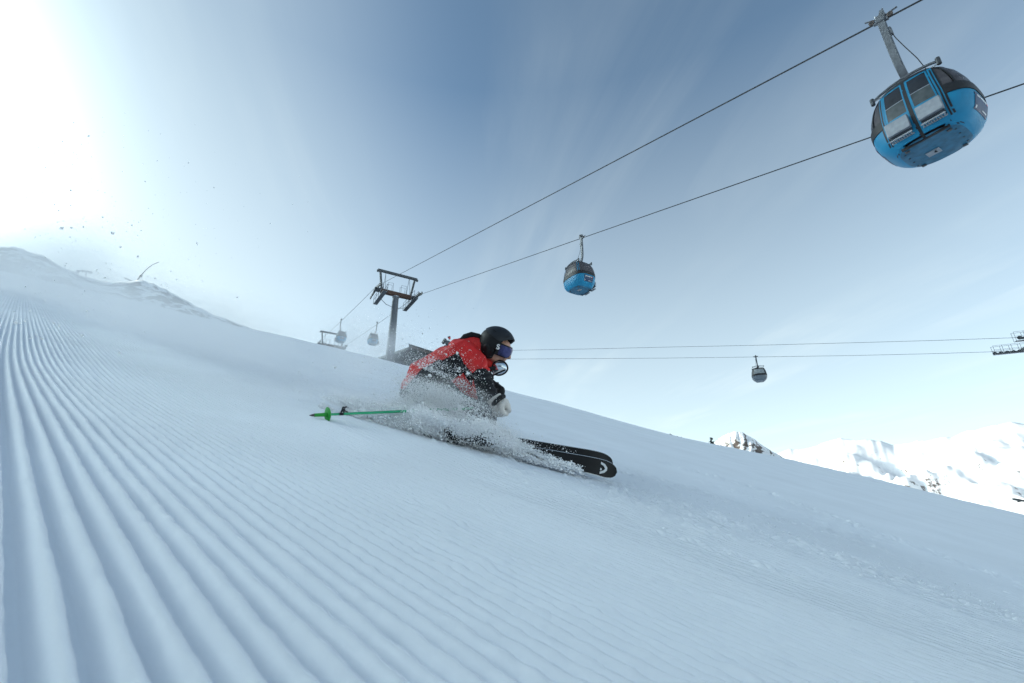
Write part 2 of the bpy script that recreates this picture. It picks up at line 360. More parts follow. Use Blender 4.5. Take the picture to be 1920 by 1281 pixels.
far_m = [azel(x, y) for x, y in ((1240, 960), (1400, 900), (1452, 851), (1480, 842), (1500, 842), (1520, 838), (1545, 828), (1575, 820), (1610, 824), (1650, 823), (1672, 832), (1700, 830), (1780, 818), (1800, 810), (1850, 798), (1893, 788), (1905, 791), (1925, 795), (1990, 790), (2120, 760), (2400, 740))] + [(math.radians(75), math.radians(9)), (math.radians(100), math.radians(11))]
polar_hill('mountain', far_m, 6000, 2200, math.radians(-16), 130, MM, naz=700, nr=110, seed=11, power=1.1, back=.3, scale=1.1, ridge=.8)
MR = hill_material('rocky_peak_snow', (.82, .83, .85), (.10, .08, .07), 1.17, .09)
peak = [azel(x, y) for x, y in ((1290, 870), (1325, 838), (1345, 822), (1362, 812), (1380, 806), (1392, 808), (1408, 817), (1425, 829), (1445, 843), (1462, 852), (1480, 864), (1540, 900))]
polar_hill('mountain', peak, 1500, 1000, math.radians(-6), 24, MR, naz=260, nr=70, seed=23, power=1.0, scale=2.5, ridge=1.4)
# snow plain of the valley far below, out to the horizon
P = []
for r in (60, 300, 900, 2500, 7000, 20000):
    P.append([(r * math.sin(a), r * math.cos(a), -60 - r * .12 if r < 2600 else -372 ) for a in np.linspace(0, 2 * math.pi, 97)[:-1]])
vf = MB().grid(P, closed=True).obj('terrain', MM); tag(vf, kind='structure')

# ------------------------------------------------------------------ materials
BLUE = mat('blue_paint', (.002, .22, .40), .5, 0, .06, 3, .03, 60)
BLUED = mat('blue_floor_paint', (.02, .13, .22), .5, 0, .25, 6, .1, 40)
BLACK = mat('black_rubber', (.012, .012, .014), .55, 0, .2, 30)
STEEL = mat('grey_galvanised_steel', (.13, .14, .155), .5, .35, .22, 9, .15, 60)
DSTEEL = mat('dark_weathered_steel', (.075, .083, .092), .55, .3, .3, 5, .1, 30)
RUST = mat('rust_brown_beam', (.085, .045, .032), .7, .1, .3, 4)
ALU = mat('ski_rack_aluminium', (.29, .31, .34), .5, .3, .12, 10, .1, 80)
GL = glass('scratched_window', (.25, .225, .235), .62, .25)
GLD = glass('dark_window', (.08, .09, .11), .6, .15)
GLL = glass('clear_lower_pane', (.24, .28, .29), .55, .3)
NAVY = mat('navy_sign', (.02, .045, .11), .45)
WHITE = mat('white_paint', (.75, .75, .74), .5)
REDP = mat('red_paint', (.55, .03, .03), .5)
BENCH = mat('beige_bench', (.32, .26, .18), .7)
DARKI = mat('dark_interior', (.03, .03, .035), .8)
CABLE = mat('dark_steel_rope', (.045, .048, .052), .5, .5, .2, 40)

# ------------------------------------------------------------------ gondola cabin
# local frame: origin at the rope grip, x along the rope, +y the door side, z up
def build_cabin(pal, HX=2.34, HY=1.86, HZ=2.05, drop=2.42, yoff=-.45, rack=True, hang_s=.34, slope=0.0):
    root = empty('gondola_cabin')
    A0, B0 = HX / 2, HY / 2; n_, m_ = 2.7, 3.6
    prof = [(0, .52), (.03, .60), (.09, .70), (.2, .82), (.36, .92), (.6, .985), (.95, 1.0), (1.3, .95), (1.6, .86), (1.85, .72), (1.97, .60), (2.05, .42)]
    pz = [p[0] * HZ / 2.05 for p in prof]; ps = [p[1] for p in prof]; zb = -drop - HZ
    def sc(z): return float(np.interp(z, pz, ps))
    def ab(z, off=0):
        s = sc(z); return A0 * s + off, B0 * (.40 + .60 * s) * (1 if True else 1) + off
    def pt(th, z, off=0):
        a, b = ab(z, off); c, s = math.cos(th), math.sin(th)
        return Vector((a * math.copysign(abs(c) ** (2 / n_), c), yoff + b * math.copysign(abs(s) ** (2 / m_), s), zb + z))
    def rows(z0, z1, k): return [z0 + (z1 - z0) * i / k for i in range(k + 1)]
    def patch(t0, t1, z0, z1, off=0, th=.02, nt=24, nz=8, top=None):
        zf = rows(0, 1, nz); tt = rows(t0, t1, nt)
        def zz(q, t): 
            zt = z1 + (top(t) if top else 0); return z0 + (zt - z0) * q
        Po = [[pt(t, zz(q, t), off) for t in tt] for q in zf]; Pi = [[pt(t, zz(q, t), off - th) for t in tt] for q in zf]
        return MB().shell(Pi, Po)
    def side(x0, x1, z0, z1, sg, off=0, th=.02, nx=5, nz=10, slant=.12):
        def q(x, z, o):
            a, b = ab(z, o); xx = x * (1 - slant * max(0, (z - .9)) / 1.0); xx = max(-a * .999, min(a * .999, xx))
            return Vector((xx, yoff + sg * b * (1 - abs(xx / a) ** n_) ** (1 / m_), zb + z))
        xs = rows(x0, x1, nx); zs = rows(z0, z1, nz)
        return MB().shell([[q(x, z, off - th) for x in xs] for z in zs], [[q(x, z, off) for x in xs] for z in zs])
    zl, zbt, zw = .78, 1.06, 1.86
    tau = 2 * math.pi
    # lower body: everything but the door opening
    d0, d1 = math.pi / 2 - .52, math.pi / 2 + .52
    lo = patch(d1, d0 + tau, .04, zl, 0, .03, 90, 9); o = lo.obj('body', pal['body'], root, 40)
    fl = MB(); ring = [pt(t, .0) for t in rows(0, tau, 64)[:-1]]; ring2 = [pt(t, .05, -.005) for t in rows(0, tau, 64)[:-1]]
    fl.add(ring + ring2, [tuple(range(64)), tuple(range(64, 128))[::-1]] + [(i, (i + 1) % 64, 64 + (i + 1) % 64, 64 + i) for i in range(64)]); fl.obj('floor', pal['floor'], root)
    bt = lambda t: .07 * abs(math.sin(t)) ** 2
    patch(d1, d0 + tau, zl, zbt - .05, .018, .05, 90, 3, top=bt).obj('belt', BLACK, root, 40)
    # windows of the two ends and the blind side
    e0 = .66
    for a, b in ((-e0, e0), (math.pi - e0, math.pi + e0)): patch(a, b, zbt - .03, zw, -.004, .008, 26, 10).obj('window', pal['end_glass'], root, 60)
    cg = .69
    for a, b in ((cg + .06, d0 - .05), (d1 + .05, math.pi - cg - .06)): patch(a, b, zbt - .03, zw, -.006, .006, 8, 10).obj('window', pal['end_glass'], root, 60)
    patch(math.pi + .90, tau - .90, zbt - .03, zw, -.004, .008, 22, 10).obj('window', pal['side_glass'], root, 60)
    for a, b in ((math.pi + cg + .03, math.pi + .85), (tau - .85, tau - cg - .03)): patch(a, b, zbt - .03, zw, -.006, .006, 5, 10).obj('window', pal['end_glass'], root, 60)
    for a in (cg, math.pi - cg, math.pi + cg, tau - cg, math.pi + .87, tau - .87):
        patch(a - .026, a + .026, zbt - .05, zw + .04, .008, .03, 3, 10).obj('pillar', BLACK if math.sin(a) > 0 else pal['pillar'], root, 50)
    patch(0, tau, zw - .02, 1.97, .004, .04, 72, 3).obj('roof_rim', pal['rim'], root, 40)
    rf = MB(); r0 = [pt(t, 1.95, 0) for t in rows(0, tau, 64)[:-1]]; r1 = [pt(t, 2.04, 0) for t in rows(0, tau, 64)[:-1]]
    rf.grid([r0, r1], closed=True); rf.f.append(tuple(range(64, 128))); rf.obj('roof', pal['roof'], root, 40)
    # doors
    X = .60
    for x0, x1 in ((-X - .10, -X - .005), (X + .005, X + .10)): side(x0, x1, .06, zw, 1, .012, .04, 2).obj('door_post', pal['pillar'], root, 40)
    for x0, x1 in ((-X - .145, -X - .102), (X + .102, X + .145)): side(x0, x1, .06, zw, 1, .008, .04, 2).obj('gasket', BLACK, root, 40)
    for sg in (-1, 1):
        a, b = (-X, -.035) if sg < 0 else (.035, X)
        dr = side(a, b, .10, .86, 1, .004, .03, 6, 8).obj('door', pal['body'], root, 40)
        for xa, xb in ((a, a + .055), (b - .055, b)): side(xa, xb, .86, zw, 1, .004, .03, 2).obj('door_frame', pal['pillar'], dr, 40)
        side(a + .055, b - .055, zw - .06, zw, 1, .004, .03, 4, 1).obj('door_frame', pal['pillar'], dr, 40)
        side(a + .055, b - .055, 1.28, zw - .06, 1, -.004, .008, 4, 6).obj('pane', GLD, dr, 60)
        side(a + .055, b - .055, .86, 1.275, 1, -.002, .008, 4, 4).obj('pane', GLL, dr, 60)
        side(a + .055, b - .055, 1.27, 1.29, 1, .006, .02, 4, 1).obj('pane_rail', ALU, dr, 60)
        side(a - .0 if sg > 0 else a, a + .02 if sg < 0 else a + .0201, .1, zw, 1, .007, .02, 1).obj('gasket', BLACK, dr, 40)
    side(-.034, .034, -.0 + .02, zw, 1, .012, .03, 2).obj('door_seal', BLACK, root, 40)
    for sx in (-X - .06, X + .06): side(sx - .018, sx + .018, .04, zw + .03, 1, .016, .01, 2).obj('gasket', BLACK, root, 40)
    # ski racks outside the doors
    if rack:
        for sg in (-1, 1):
            xc = sg * .36; y = yoff + B0 * .985 + .10
            rk = MB().box((xc, y, zb + .52), (.27, .055, .20)).obj('ski_rack', ALU, root, 30, .02)
            cl = MB()
            for i in range(9): cl.box((xc - .22 + i * .055, y - .03, zb + .17), (.009, .075, .03))
            cl.box((xc, y + .045, zb + .165), (.26, .012, .016)); cl.box((xc, y - .10, zb + .165), (.26, .012, .016))
            cl.obj('rack_comb', ALU, rk, 30)
            MB().box((xc, y - .08, zb + .30), (.25, .05, .02)).obj('rack_bracket', DSTEEL, rk, 30)
    # underside fittings
    hp = MB().box((.10, yoff - .12, zb - .006), (.15, .12, .012)).obj('hatch_plate', ALU, root, 30)
    MB().tube([(.06, yoff - .10, zb - .01), (.02, yoff - .06, zb - .07), (.06, yoff - .02, zb - .08)], .016, 6).obj('hook', BLACK, hp)
    rv = MB()
    for sx in (-1, 1):
        for k in range(4): rv.box((sx * (A0 * .48), yoff - .39 + k * .26, zb - .002), (.022, .012, .012))
        for sy in (-1, 1): rv.box((sx * A0 * .40, yoff + sy * B0 * .55, zb - .004), (.05, .035, .03))
    tag(rv.obj('rivets', DSTEEL, root, 30), kind='stuff')
    MB().box((0, yoff + B0 * .70, zb + .015), (A0 * .46, .03, .03)).obj('door_sill', BLACK, root, 30)
    # benches inside
    for sg in (-1, 1):
        MB().box((sg * A0 * .62, yoff, zb + .50), (.19, B0 * .72, .05)).obj('bench', BENCH, root, 30, .02)
        MB().box((sg * A0 * .78, yoff, zb + .82), (.03, B0 * .66, .22)).obj('bench', DARKI, root, 30, .02)
    # roof bars along the rope on both sides
    for sg in (-1, 1):
        y = yoff + sg * B0 * .64; z = -drop + .02
        pts = [(-.80, y, z - .10), (-.60, y, z - .03), (-.3, y, z + .03), (0, y, z + .05), (.3, y, z + .03), (.60, y, z - .03), (.80, y, z - .10)]
        rb = MB().tube(pts, .038, 8).obj('roof_bar', STEEL, root)
        for ex in (-.80, .80): MB().tube([(ex, y, z - .20), (ex, y, z + .0)], .055, 10).obj('bumper', DSTEEL, rb)
        MB().beam((-.76, y, z - .17), (.76, y, z - .10), .02, .03).obj('rail_rod', ALU, rb)
    MB().box((0, yoff, -drop + .0), (.16, B0 * .66, .035)).obj('roof_crossbar', DSTEEL, root, 30, .01)
    # sign on both ends
    for sg in (0, 1):
        c = sg * math.pi; sgn = patch(c - .24, c + .20, .28, .70, .012, .008, 10, 4).obj('sign', NAVY, root, 40)
        patch(c + .10, c + .16, .58, .65, .016, .004, 3, 1).obj('sign_emblem', REDP, sgn)
        for k, (a, b) in enumerate(((.03, .085), (-.03, .02), (-.10, -.045), (-.16, -.115))): patch(c + a, c + b, .585, .645, .016, .004, 2, 1).obj('sign_lettering', WHITE, sgn)
        patch(c - .20, c - .15, .31, .36, .016, .004, 2, 1).obj('sign_lettering', WHITE, sgn); patch(c + .0, c + .10, .33, .35, .016, .004, 3, 1).obj('sign_lettering', WHITE, sgn)
    # hanger arm: bends out of the rope line on the inner side, back over the roof
    S = hang_s
    ys = [0, 0, 0, .0, .06, .18, .34, yoff]
    dq = drop + .02; yo = yoff
    hp = [(0, 0, -.02), (0, .01, -.25 * dq), (0, .0, -.5 * dq), (0, yo * .06, -.66 * dq), (0, yo * .25, -.80 * dq), (0, yo * .6, -.92 * dq), (0, yoff, -drop - .02)]
    ha = MB()
    P = []
    for i, p in enumerate(hp):
        p = Vector(p); q = Vector(hp[min(i + 1, 6)]) - Vector(hp[max(i - 1, 0)]); q.normalize(); nrm = Vector((1, 0, 0)).cross(q).normalized()
        w, t = .095, .06
        P.append([p + Vector((w, 0, 0)) + nrm * t, p - Vector((w, 0, 0)) + nrm * t, p - Vector((w, 0, 0)) - nrm * t, p + Vector((w, 0, 0)) - nrm * t])
    ha.grid(P, closed=True); ha.f.append((0, 1, 2, 3)); k = len(ha.v); ha.f.append((k - 4, k - 3, k - 2, k - 1))
    h = ha.obj('hanger', STEEL, root, 30, .012)
    MB().box((-.05, -.02, -.52), (.10, .06, .13)).obj('hanger_box', STEEL, h, 30, .01)
    MB().tube([(-.13, -.02, -.64), (-.16, -.02, -.85), (-.24, -.06, -1.2), (-.38, -.22, -1.75), (-.48, -.4, -drop)], .012, 6).obj('hose', BLACK, h)
    ge = empty('grip_frame'); ge.parent = root; ge.rotation_euler = (0, -slope, 0)
    # detachable grip: body, jaws, guide wings, two wheels, spring caps
    gm = MB().box((0, .02, .06), (.12, .07, .11)); gm.box((0, 0, .0), (.20, .045, .05)); gm.box((.0, -.06, .19), (.075, .09, .075)); gm.box((-.02, .05, .20), (.05, .05, .11))
    gr = gm.obj('grip', STEEL, root, 30, .012); gr.rotation_euler = (0, -slope, 0)
    for sg in (-1, 1):
        MB().beam((sg * .10, .03, .10), (sg * .42, .05, .17), .05, .022).obj('guide_wing', STEEL, gr, 30)
        wh = MB().tube([(sg * .24, .015, .065), (sg * .24, .065, .065)], .075, 20).obj('wheel', mat('brown_wheel_liner', (.10, .075, .065), .7), gr)
        MB().tube([(sg * .24, .012, .065), (sg * .24, .07, .065)], .036, 14).obj('hub', BLACK, wh)
    MB().tube([(-.03, -.18, .16), (-.03, -.02, .16)], .065, 16).obj('spring_cap', BLACK, gr)
    MB().tube([(.0, .08, .25), (-.06, .08, .34)], .025, 8).obj('coupling_lever', ALU, gr)
    MB().tube([(.09, .05, .02), (.16, .055, .22)], .018, 8).obj('coupling_lever', WHITE, gr)
    ge_children = ge; bpy.data.objects.remove(ge_children)
    return root

GAUGE = 6.1; GK = GAUGE / 5.0
pal_blue = dict(body=BLUE, floor=BLUED, end_glass=GL, side_glass=GL, pillar=BLUE, rim=BLACK, roof=DSTEEL)
CABD = _n(ray(457, 668)); SIDE = _n(np.cross(CABD, ZEN))
Mx_ = np.array([ray(1090, 447), -ray(1652, 40), -CABD]).T
zb2, za1, s12 = np.linalg.solve(Mx_, -GAUGE * SIDE)
PA, PB = ray(1652, 40) * za1, ray(1090, 447) * zb2
dW_ = D(CABD); side_w = D(SIDE)
hx = Vector((dW_.x, dW_.y, 0)).normalized()      # uphill, horizontal
slope = math.asin(dW_.z)
def orient(o, loc, xdir, door):
    x = Vector(xdir); y = Vector(door); z = Vector((0, 0, 1)); x = x.normalized()
    if x.cross(y).z < 0: x = -x
    y = z.cross(x)
    o.matrix_world = Matrix(((x.x, y.x, z.x, loc[0]), (x.y, y.y, z.y, loc[1]), (x.z, y.z, z.z, loc[2]), (0, 0, 0, 1)))
cab = build_cabin(pal_blue, slope=0)
def tilt_grip(root, sl, x):
    for ch in root.children:
        if ch.name.startswith('grip'): ch.rotation_euler = (0, -sl, 0)
def stretch(root, k):
    root.matrix_world = root.matrix_world @ Matrix.Diagonal((1, 1, k, 1))
def place(root, loc, door, sl):
    x = hx.copy(); flip = x.cross(Vector(door)).z < 0
    orient(root, loc, hx, door); tilt_grip(root, sl * (-1 if flip else 1), 0)
pA = D(PA); pB = D(PB)
cab2 = copy_tree(cab); cab3 = copy_tree(cab); cab5 = copy_tree(cab)
GRP = 'cabins of the blue gondola lift'
place(cab, pA, side_w, slope); stretch(cab, 1.05); tag(cab, 'large blue gondola cabin with twin ski racks on its doors, highest in the sky', 'gondola', GRP)
place(cab2, pB, -side_w, slope); stretch(cab2, 1.05); tag(cab2, 'blue gondola cabin hanging alone midway along the lower rope, seen end on', 'gondola', GRP)
# second span beyond the pylon
TS = 52.5 * GK
tA, tB = PA + CABD * TS, PB + CABD * (TS - s12)
D2 = _n(ray(431, 800)); 
def zpt(P0, d, z): return P0 + d * ((z - P0[2]) / d[2])
gA2, gB2 = zpt(tA, D2, 76. * GK), zpt(tB, D2, 76. * GK)
sl2 = math.asin((D(D2)).z)
place(cab3, D(gA2), side_w, sl2); tag(cab3, 'pale blue gondola cabin just behind the hanging rope left of the grey pylon', 'gondola', GRP)
place(cab5, D(gB2), -side_w, sl2); tag(cab5, 'faint gondola cabin half lost in snow spray beside the pylon shaft', 'gondola', GRP)
def proj(p): 
    q = B.T @ np.array(p); return round(CX + F * q[0] / q[2], 1), round(CY - F * q[1] / q[2], 1), round(q[2], 1)
print('gondolas', proj(pA), proj(pB), proj(D(gA2)), proj(D(gB2)), 'tower', proj(D(tA)), proj(D(tB)))

# ------------------------------------------------------------------ pylons of the gondola lift
def build_pylon(h=16, nw=8, bend=.03):
    root = empty('lift_pylon')        # origin midway between the ropes; x along rope, y across
    pts = [(0, 0, -h), (0, 0, -h * .5), (0, 0, -.75)]
    MB().tube(pts, [.62, .50, .36], 20).obj('pole', STEEL, root)
    MB().tube([(0, 0, -.85), (0, 0, -.72)], .42, 16).obj('pole_collar', ALU, root)
    ca = MB().box((0, 0, -.40), (.26, 1.9, .24)); ca.box((0, 0, -.58), (.20, 1.0, .10)); ca.obj('crossarm', RUST, root, 30, .02)
    gb = MB().beam((0, -2.5, 2.3), (0, 2.5, 2.3), .26, .30).obj('gantry_beam', DSTEEL, root, 30, .02)
    for sg in (-1, 1):
        MB().box((0, sg * 2.5, 2.18), (.10, .12, .12)).obj('pulley', DSTEEL, gb)
        MB().beam((0, sg * 1.8, -.3), (0, sg * 2.2, 2.2), .22, .26, Vector((1, 0, 0))).obj('gantry_leg', DSTEEL, root, 30)
        MB().tube([(.1, sg * 1.3, -.2), (.1, sg * 1.5, 2.2)], .025, 5).obj('stay_rod', DSTEEL, root)
        MB().tube([(-.1, sg * 1.5, 2.2), (-.1, sg * 1.7, -.2)], .025, 5).obj('stay_rod', DSTEEL, root)
        # sheave train
        y = sg * 2.5
        tb = MB(); 
        for k in range(nw):
            pass
        n2 = nw // 2
        for hf in (-1, 1):
            tb.beam((hf * .15, y + .0, -.18), (hf * 2.15, y, -.22 - bend * 14), .10, .20)
        tb.box((0, y * .93, -.35), (.3, .35, .16))
        for hf in (-1, 1): tb.beam((hf * .5, y - .1 * sg, -.28), (hf * 1.7, y - .1 * sg, -.34), .06, .3)
        st = tb.obj('sheave_train', DSTEEL, root, 30)
        xs = np.linspace(-2.2, 2.2, nw)
        for xx in xs:
            zz = -.16 - bend * abs(xx) * 6
            MB().tube([(xx, y - .045, zz), (xx, y + .045, zz)], .20, 16).obj('sheave', DSTEEL, st)
        # hanging walkway
        yw = y - sg * .62
        wk = MB().box((0, yw, -1.35), (2.1, .24, .03)).obj('walkway', STEEL, root, 30)
        for xx in (-2.1, -1.05, 0, 1.05, 2.1):
            f = MB().tube([(xx, yw - .24, -1.35), (xx, yw - .24, -.35)], .025, 5); f.tube([(xx, yw + .24, -1.35), (xx, yw + .24, -.35)], .025, 5); f.obj('handrail', STEEL, wk)
        f = MB()
        for zz in (-.35, -.8):
            for o in (-.24, .24): f.tube([(-2.1, yw + o, zz), (2.1, yw + o, zz)], .022, 5)
        f.obj('handrail', STEEL, wk)
        # guard rails up on the crossarm
        f = MB()
        for xx in (-.28, .28):
            f.tube([(xx, sg * .5, -.15), (xx, sg * .5, .85), (xx, sg * 1.15, .85), (xx, sg * 1.15, -.15)], .022, 5)
        f.obj('guard_rail', STEEL, root)
        MB().tube([(0, sg * .25, -2.2), (0, sg * 1.1, -2.0), (0, yw, -1.38)], .035, 6).obj('brace', STEEL, root)
    return root
pyl = build_pylon()
mid = D((tA + tB) / 2)

sdh = Vector((side_w.x, side_w.y, 0)).normalized()
pyl2 = copy_tree(pyl); orient(pyl, mid, hx, sdh); pyl.scale = (GK,) * 3; tag(pyl, 'tall grey steel lift pylon with rusty crossarm, right of the distant cabins', 'lift pylon', 'pylons of the gondola lift')
tA2, tB2 = zpt(tA, D2, 96. * GK), zpt(tB, D2, 96. * GK)
orient(pyl2, D((tA2 + tB2) / 2) - Vector((0, 0, .2)), hx, sdh); pyl2.scale = (GK,) * 3; tag(pyl2, 'small faded lift pylon head showing over the snow slope edge', 'lift pylon', 'pylons of the gondola lift')
def wire(name, pts, r, label, n=6, grp=None):
    o = MB().tube(pts, r, n).obj(name, CABLE); tag(o, label, 'cable', grp); return o
def sagspan(a, b, sag, n=24):
    a, b = Vector(a), Vector(b); return [a.lerp(b, t) - Vector((0, 0, sag * 4 * t * (1 - t))) for t in [i / n for i in range(n + 1)]]
for P0, T_, T2, nm_, lb in ((PA, tA, tA2, 'rope', 'upper haul rope carrying the largest blue cabin, running down to the pylon'), (PB, tB, tB2, 'rope', 'lower haul rope passing behind the largest cabin, carrying the midway blue cabin')):
    start = P0 - CABD * 25
    pts = sagspan(D(start), D(T_), .0, 12) + sagspan(D(T_), D(T2), .25, 16)[1:] + [D(T2 + (T2 - T_) * .8)]
    wire('haul_rope', pts, .027, lb, 8, 'haul ropes of the gondola lift')

# ------------------------------------------------------------------ second lift on the right
gz = lambda x: 1 / np.interp(x, [960, 1885], [1 / 96., 1 / 66.])
lowL, lowR = W(840, 676, 1 / np.interp(840, [840, 960], [1 / 101.6, 1 / 96.])), W(1885, 659, 66)
upL, upR = W(840, 660, 96.5), W(1885, 634, 61.3)
low = [W(840, 676.5, 101.5), W(960, 673.5, 96), W(1100, 672.5, 91), W(1250, 671.6, 84), W(1417, 669.5, 78), W(1600, 666.8, 72.7), W(1750, 663.3, 69), W(1885, 659, 66)]
upp = [W(840, 659.5, 96.5), W(960, 657, 91.3), W(1100, 654.5, 86), W(1250, 651, 80), W(1417, 647.6, 74.2), W(1600, 642.8, 69), W(1750, 638.6, 65), W(1885, 634, 61.3)]
wire('haul_rope', low + [W(2100, 652, 60)], .024, 'lower near-level rope carrying the small dark cabin', 6, 'haul ropes of the level lift')
wire('haul_rope', upp + [W(2100, 626, 56)], .024, 'empty upper near-level rope leaving the skier helmet to the right', 6, 'haul ropes of the level lift')
pal_w = dict(body=mat('pearl_grey_panel', (.14, .17, .20), .35, .1, .1, 4), floor=mat('slate_floor', (.16, .20, .24), .5), end_glass=glass('smoky_window', (.16, .18, .20), .6, .12), side_glass=glass('pale_window', (.75, .8, .82), .55, .12), pillar=BLACK, rim=BLACK, roof=mat('black_roof', (.02, .022, .026), .5))
c4 = build_cabin(pal_w, HX=2.2, HY=1.85, HZ=2.35, drop=1.75, rack=False, yoff=0.0)
l2d = (low[-1] - low[0]); l2d.z = 0; l2d.normalize()
orient(c4, low[4], l2d, -W(1417, 672, 1).cross(Vector((0, 0, 1))).cross(Vector((0, 0, 1)))); tag(c4, 'small dark roofed gondola cabin hanging on the level rope at right', 'gondola')
# pylon head at the right edge
p3 = empty('lift_pylon'); 
l2s = Vector((0, 0, 1)).cross(l2d)
def L2(a, b_, c_): return (low[-1] + upp[-1]) / 2 + l2d * a + l2s * b_ + Vector((0, 0, c_))
MB().tube([L2(2.6, 0, -14), L2(2.6, 0, -.6)], [.6, .4], 16).obj('pole', STEEL, p3)
MB().beam(L2(2.6, -2.3, -.3), L2(2.6, 2.3, -.3), .35, .35).obj('crossarm', DSTEEL, p3)
for sg, y in ((1, (upp[-1] - (low[-1] + upp[-1]) / 2).dot(l2s)), (-1, (low[-1] - (low[-1] + upp[-1]) / 2).dot(l2s))):
    zo = -.1 
    st = MB().beam(L2(.1, y, -.25), L2(5.4, y, -.15), .14, .26).obj('sheave_train', DSTEEL, p3)
    for k in range(9): MB().tube([L2(.1 + k * .66, y - .06, -.16), L2(.1 + k * .66, y + .06, -.16)], .24, 12).obj('sheave', DSTEEL, st)
    yw = y - math.copysign(.5, y); wk = MB().beam(L2(-.2, yw, -.45), L2(5.6, yw, -.45), .5, .05).obj('walkway', STEEL, p3)
    f = MB()
    for o in (-.3, .3):
        for zz in (.15, .75): f.tube([L2(-.2, yw + o, zz), L2(5.6, yw + o, zz)], .02, 4)
        for k in range(7): f.tube([L2(-.2 + k * .95, yw + o, -.45), L2(-.2 + k * .95, yw + o, .75)], .022, 4)
    f.obj('handrail', STEEL, wk)
MB().beam(L2(1.0, -2.0, -.3), L2(4.0, 1.0, 1.9), .09, .09).obj('brace', DSTEEL, p3)
tag(p3, 'head of a lift pylon with railed walkway cut off by right edge', 'lift pylon')

# ------------------------------------------------------------------ lift station behind the skier
st = empty('lift_station')
ROOFD = mat('dark_metal_roof', (.028, .034, .042), .5, .2, .2, 1.5); SOFF = mat('station_soffit', (.075, .09, .105), .7, 0, .2, 1); PALEG = mat('pale_glazing', (.28, .36, .42), .25, 0, .1, 1)
zs = 72.
def S(x, y, z=zs): return W(x, y, z)
roof = MB()
top = [S(640, 694, 84), S(766, 651, 70), S(830, 668, 68), S(905, 700, 68), S(905, 725, 86), S(760, 700, 96)]
roof.add(top + [p - Vector((0, 0, .35)) for p in top], [(0, 1, 2, 3, 4, 5), (11, 10, 9, 8, 7, 6)] + [(i, (i + 1) % 6, 6 + (i + 1) % 6, 6 + i) for i in range(6)])
roof.obj('roof', ROOFD, st, 20)
fa = MB(); a0, a1 = S(766.5, 644.5, 69.8), S(905, 689, 67); b0, b1 = S(766.5, 653.5, 69.8), S(905, 698, 67)
fdir = W(800, 700, 1).normalized() * .5
fa.add([a0, a1, b1, b0, a0 + fdir, a1 + fdir, b1 + fdir, b0 + fdir], [(0, 1, 2, 3), (7, 6, 5, 4), (0, 4, 5, 1), (1, 5, 6, 2), (2, 6, 7, 3), (3, 7, 4, 0)]).obj('fascia', DSTEEL, st, 20)
MB().beam(S(771, 650.5, 69.2), S(905, 694, 66.5), .2, .28).obj('gutter', mat('brown_gutter', (.16, .13, .12), .6), st)
gl_ = MB().add([S(782, 668, 72), S(830, 672, 71), S(905, 700, 70), S(905, 720, 70), S(830, 690, 71), S(770, 678, 72)], [(0, 1, 2, 3, 4, 5)]); gl_.obj('glazing', PALEG, st, 0)
tw = MB()
for k in range(9):
    x = 784 + k * 9; y = 664 + k * 2.6
    tw.tube([S(x, y, 70.5), S(x + 4.5, y + 13, 70.5), S(x + 9, y + 2.6, 70.5)], .09, 5)
tw.obj('truss', DSTEEL, st)
wl = MB(); base = [S(690, 684, 80), S(770, 676, 70.8), S(905, 706, 68)]
low_ = [p - Vector((0, 0, 9)) for p in base]
wl.add(base + low_, [(0, 1, 4, 3), (1, 2, 5, 4)]); 
sd_ = [p + W(800, 700, 1).normalized() * .4 for p in base + low_]; wl.add(sd_, [(3, 4, 1, 0), (4, 5, 2, 1)]); wl.obj('wall', SOFF, st, 0)
wn = MB().add([S(757, 690, 70), S(776, 681, 69.3), S(800, 688, 69), S(800, 700, 69), S(770, 712, 69.3)], [(0, 1, 2, 3, 4)]); wn.obj('window', PALEG, st, 0)
tag(st, 'dark flat roofed lift station half hidden behind the slope and spray', 'building')
sg_ = empty('station_gantry'); 
MB().tube([S(832.5, 640, 66), S(880, 656, 66)], .28, 8).obj('beam', STEEL, sg_); MB().tube([S(831, 639, 65.9), S(834.5, 641, 66)], .42, 10).obj('beam_cap', DSTEEL, sg_)
for a_, b2 in (((837, 643), (838.5, 652)), ((840.5, 644), (838.5, 652)), ((835.5, 648), (831, 654)), ((838.5, 650), (838.5, 664))): MB().tube([S(*a_, 66), S(*b2, 66)], .16, 6).obj('strut', DSTEEL, sg_)
MB().tube([S(838, 656, 66), S(838, 720, 66)], .3, 8).obj('post', DSTEEL, sg_)
tag(sg_, 'small steel gantry on Y struts behind the red jacket', 'gantry')
ws = empty('windsock'); MB().tube([S(841.5, 646, 65), S(842, 636, 65)], .03, 5).obj('pole', STEEL, ws)
MB().tube([S(841.8, 631.2, 65), S(842.6, 633.5, 65), S(843.6, 636.6, 65)], [.18, .19, .07], 10).obj('sock', REDP, ws); MB().tube([S(841.6, 630.8, 65), S(842.1, 632.3, 65)], .2, 10).obj('sock_rim', DSTEEL, ws)
tag(ws, 'tiny red windsock on a thin pole above the gantry', 'windsock')

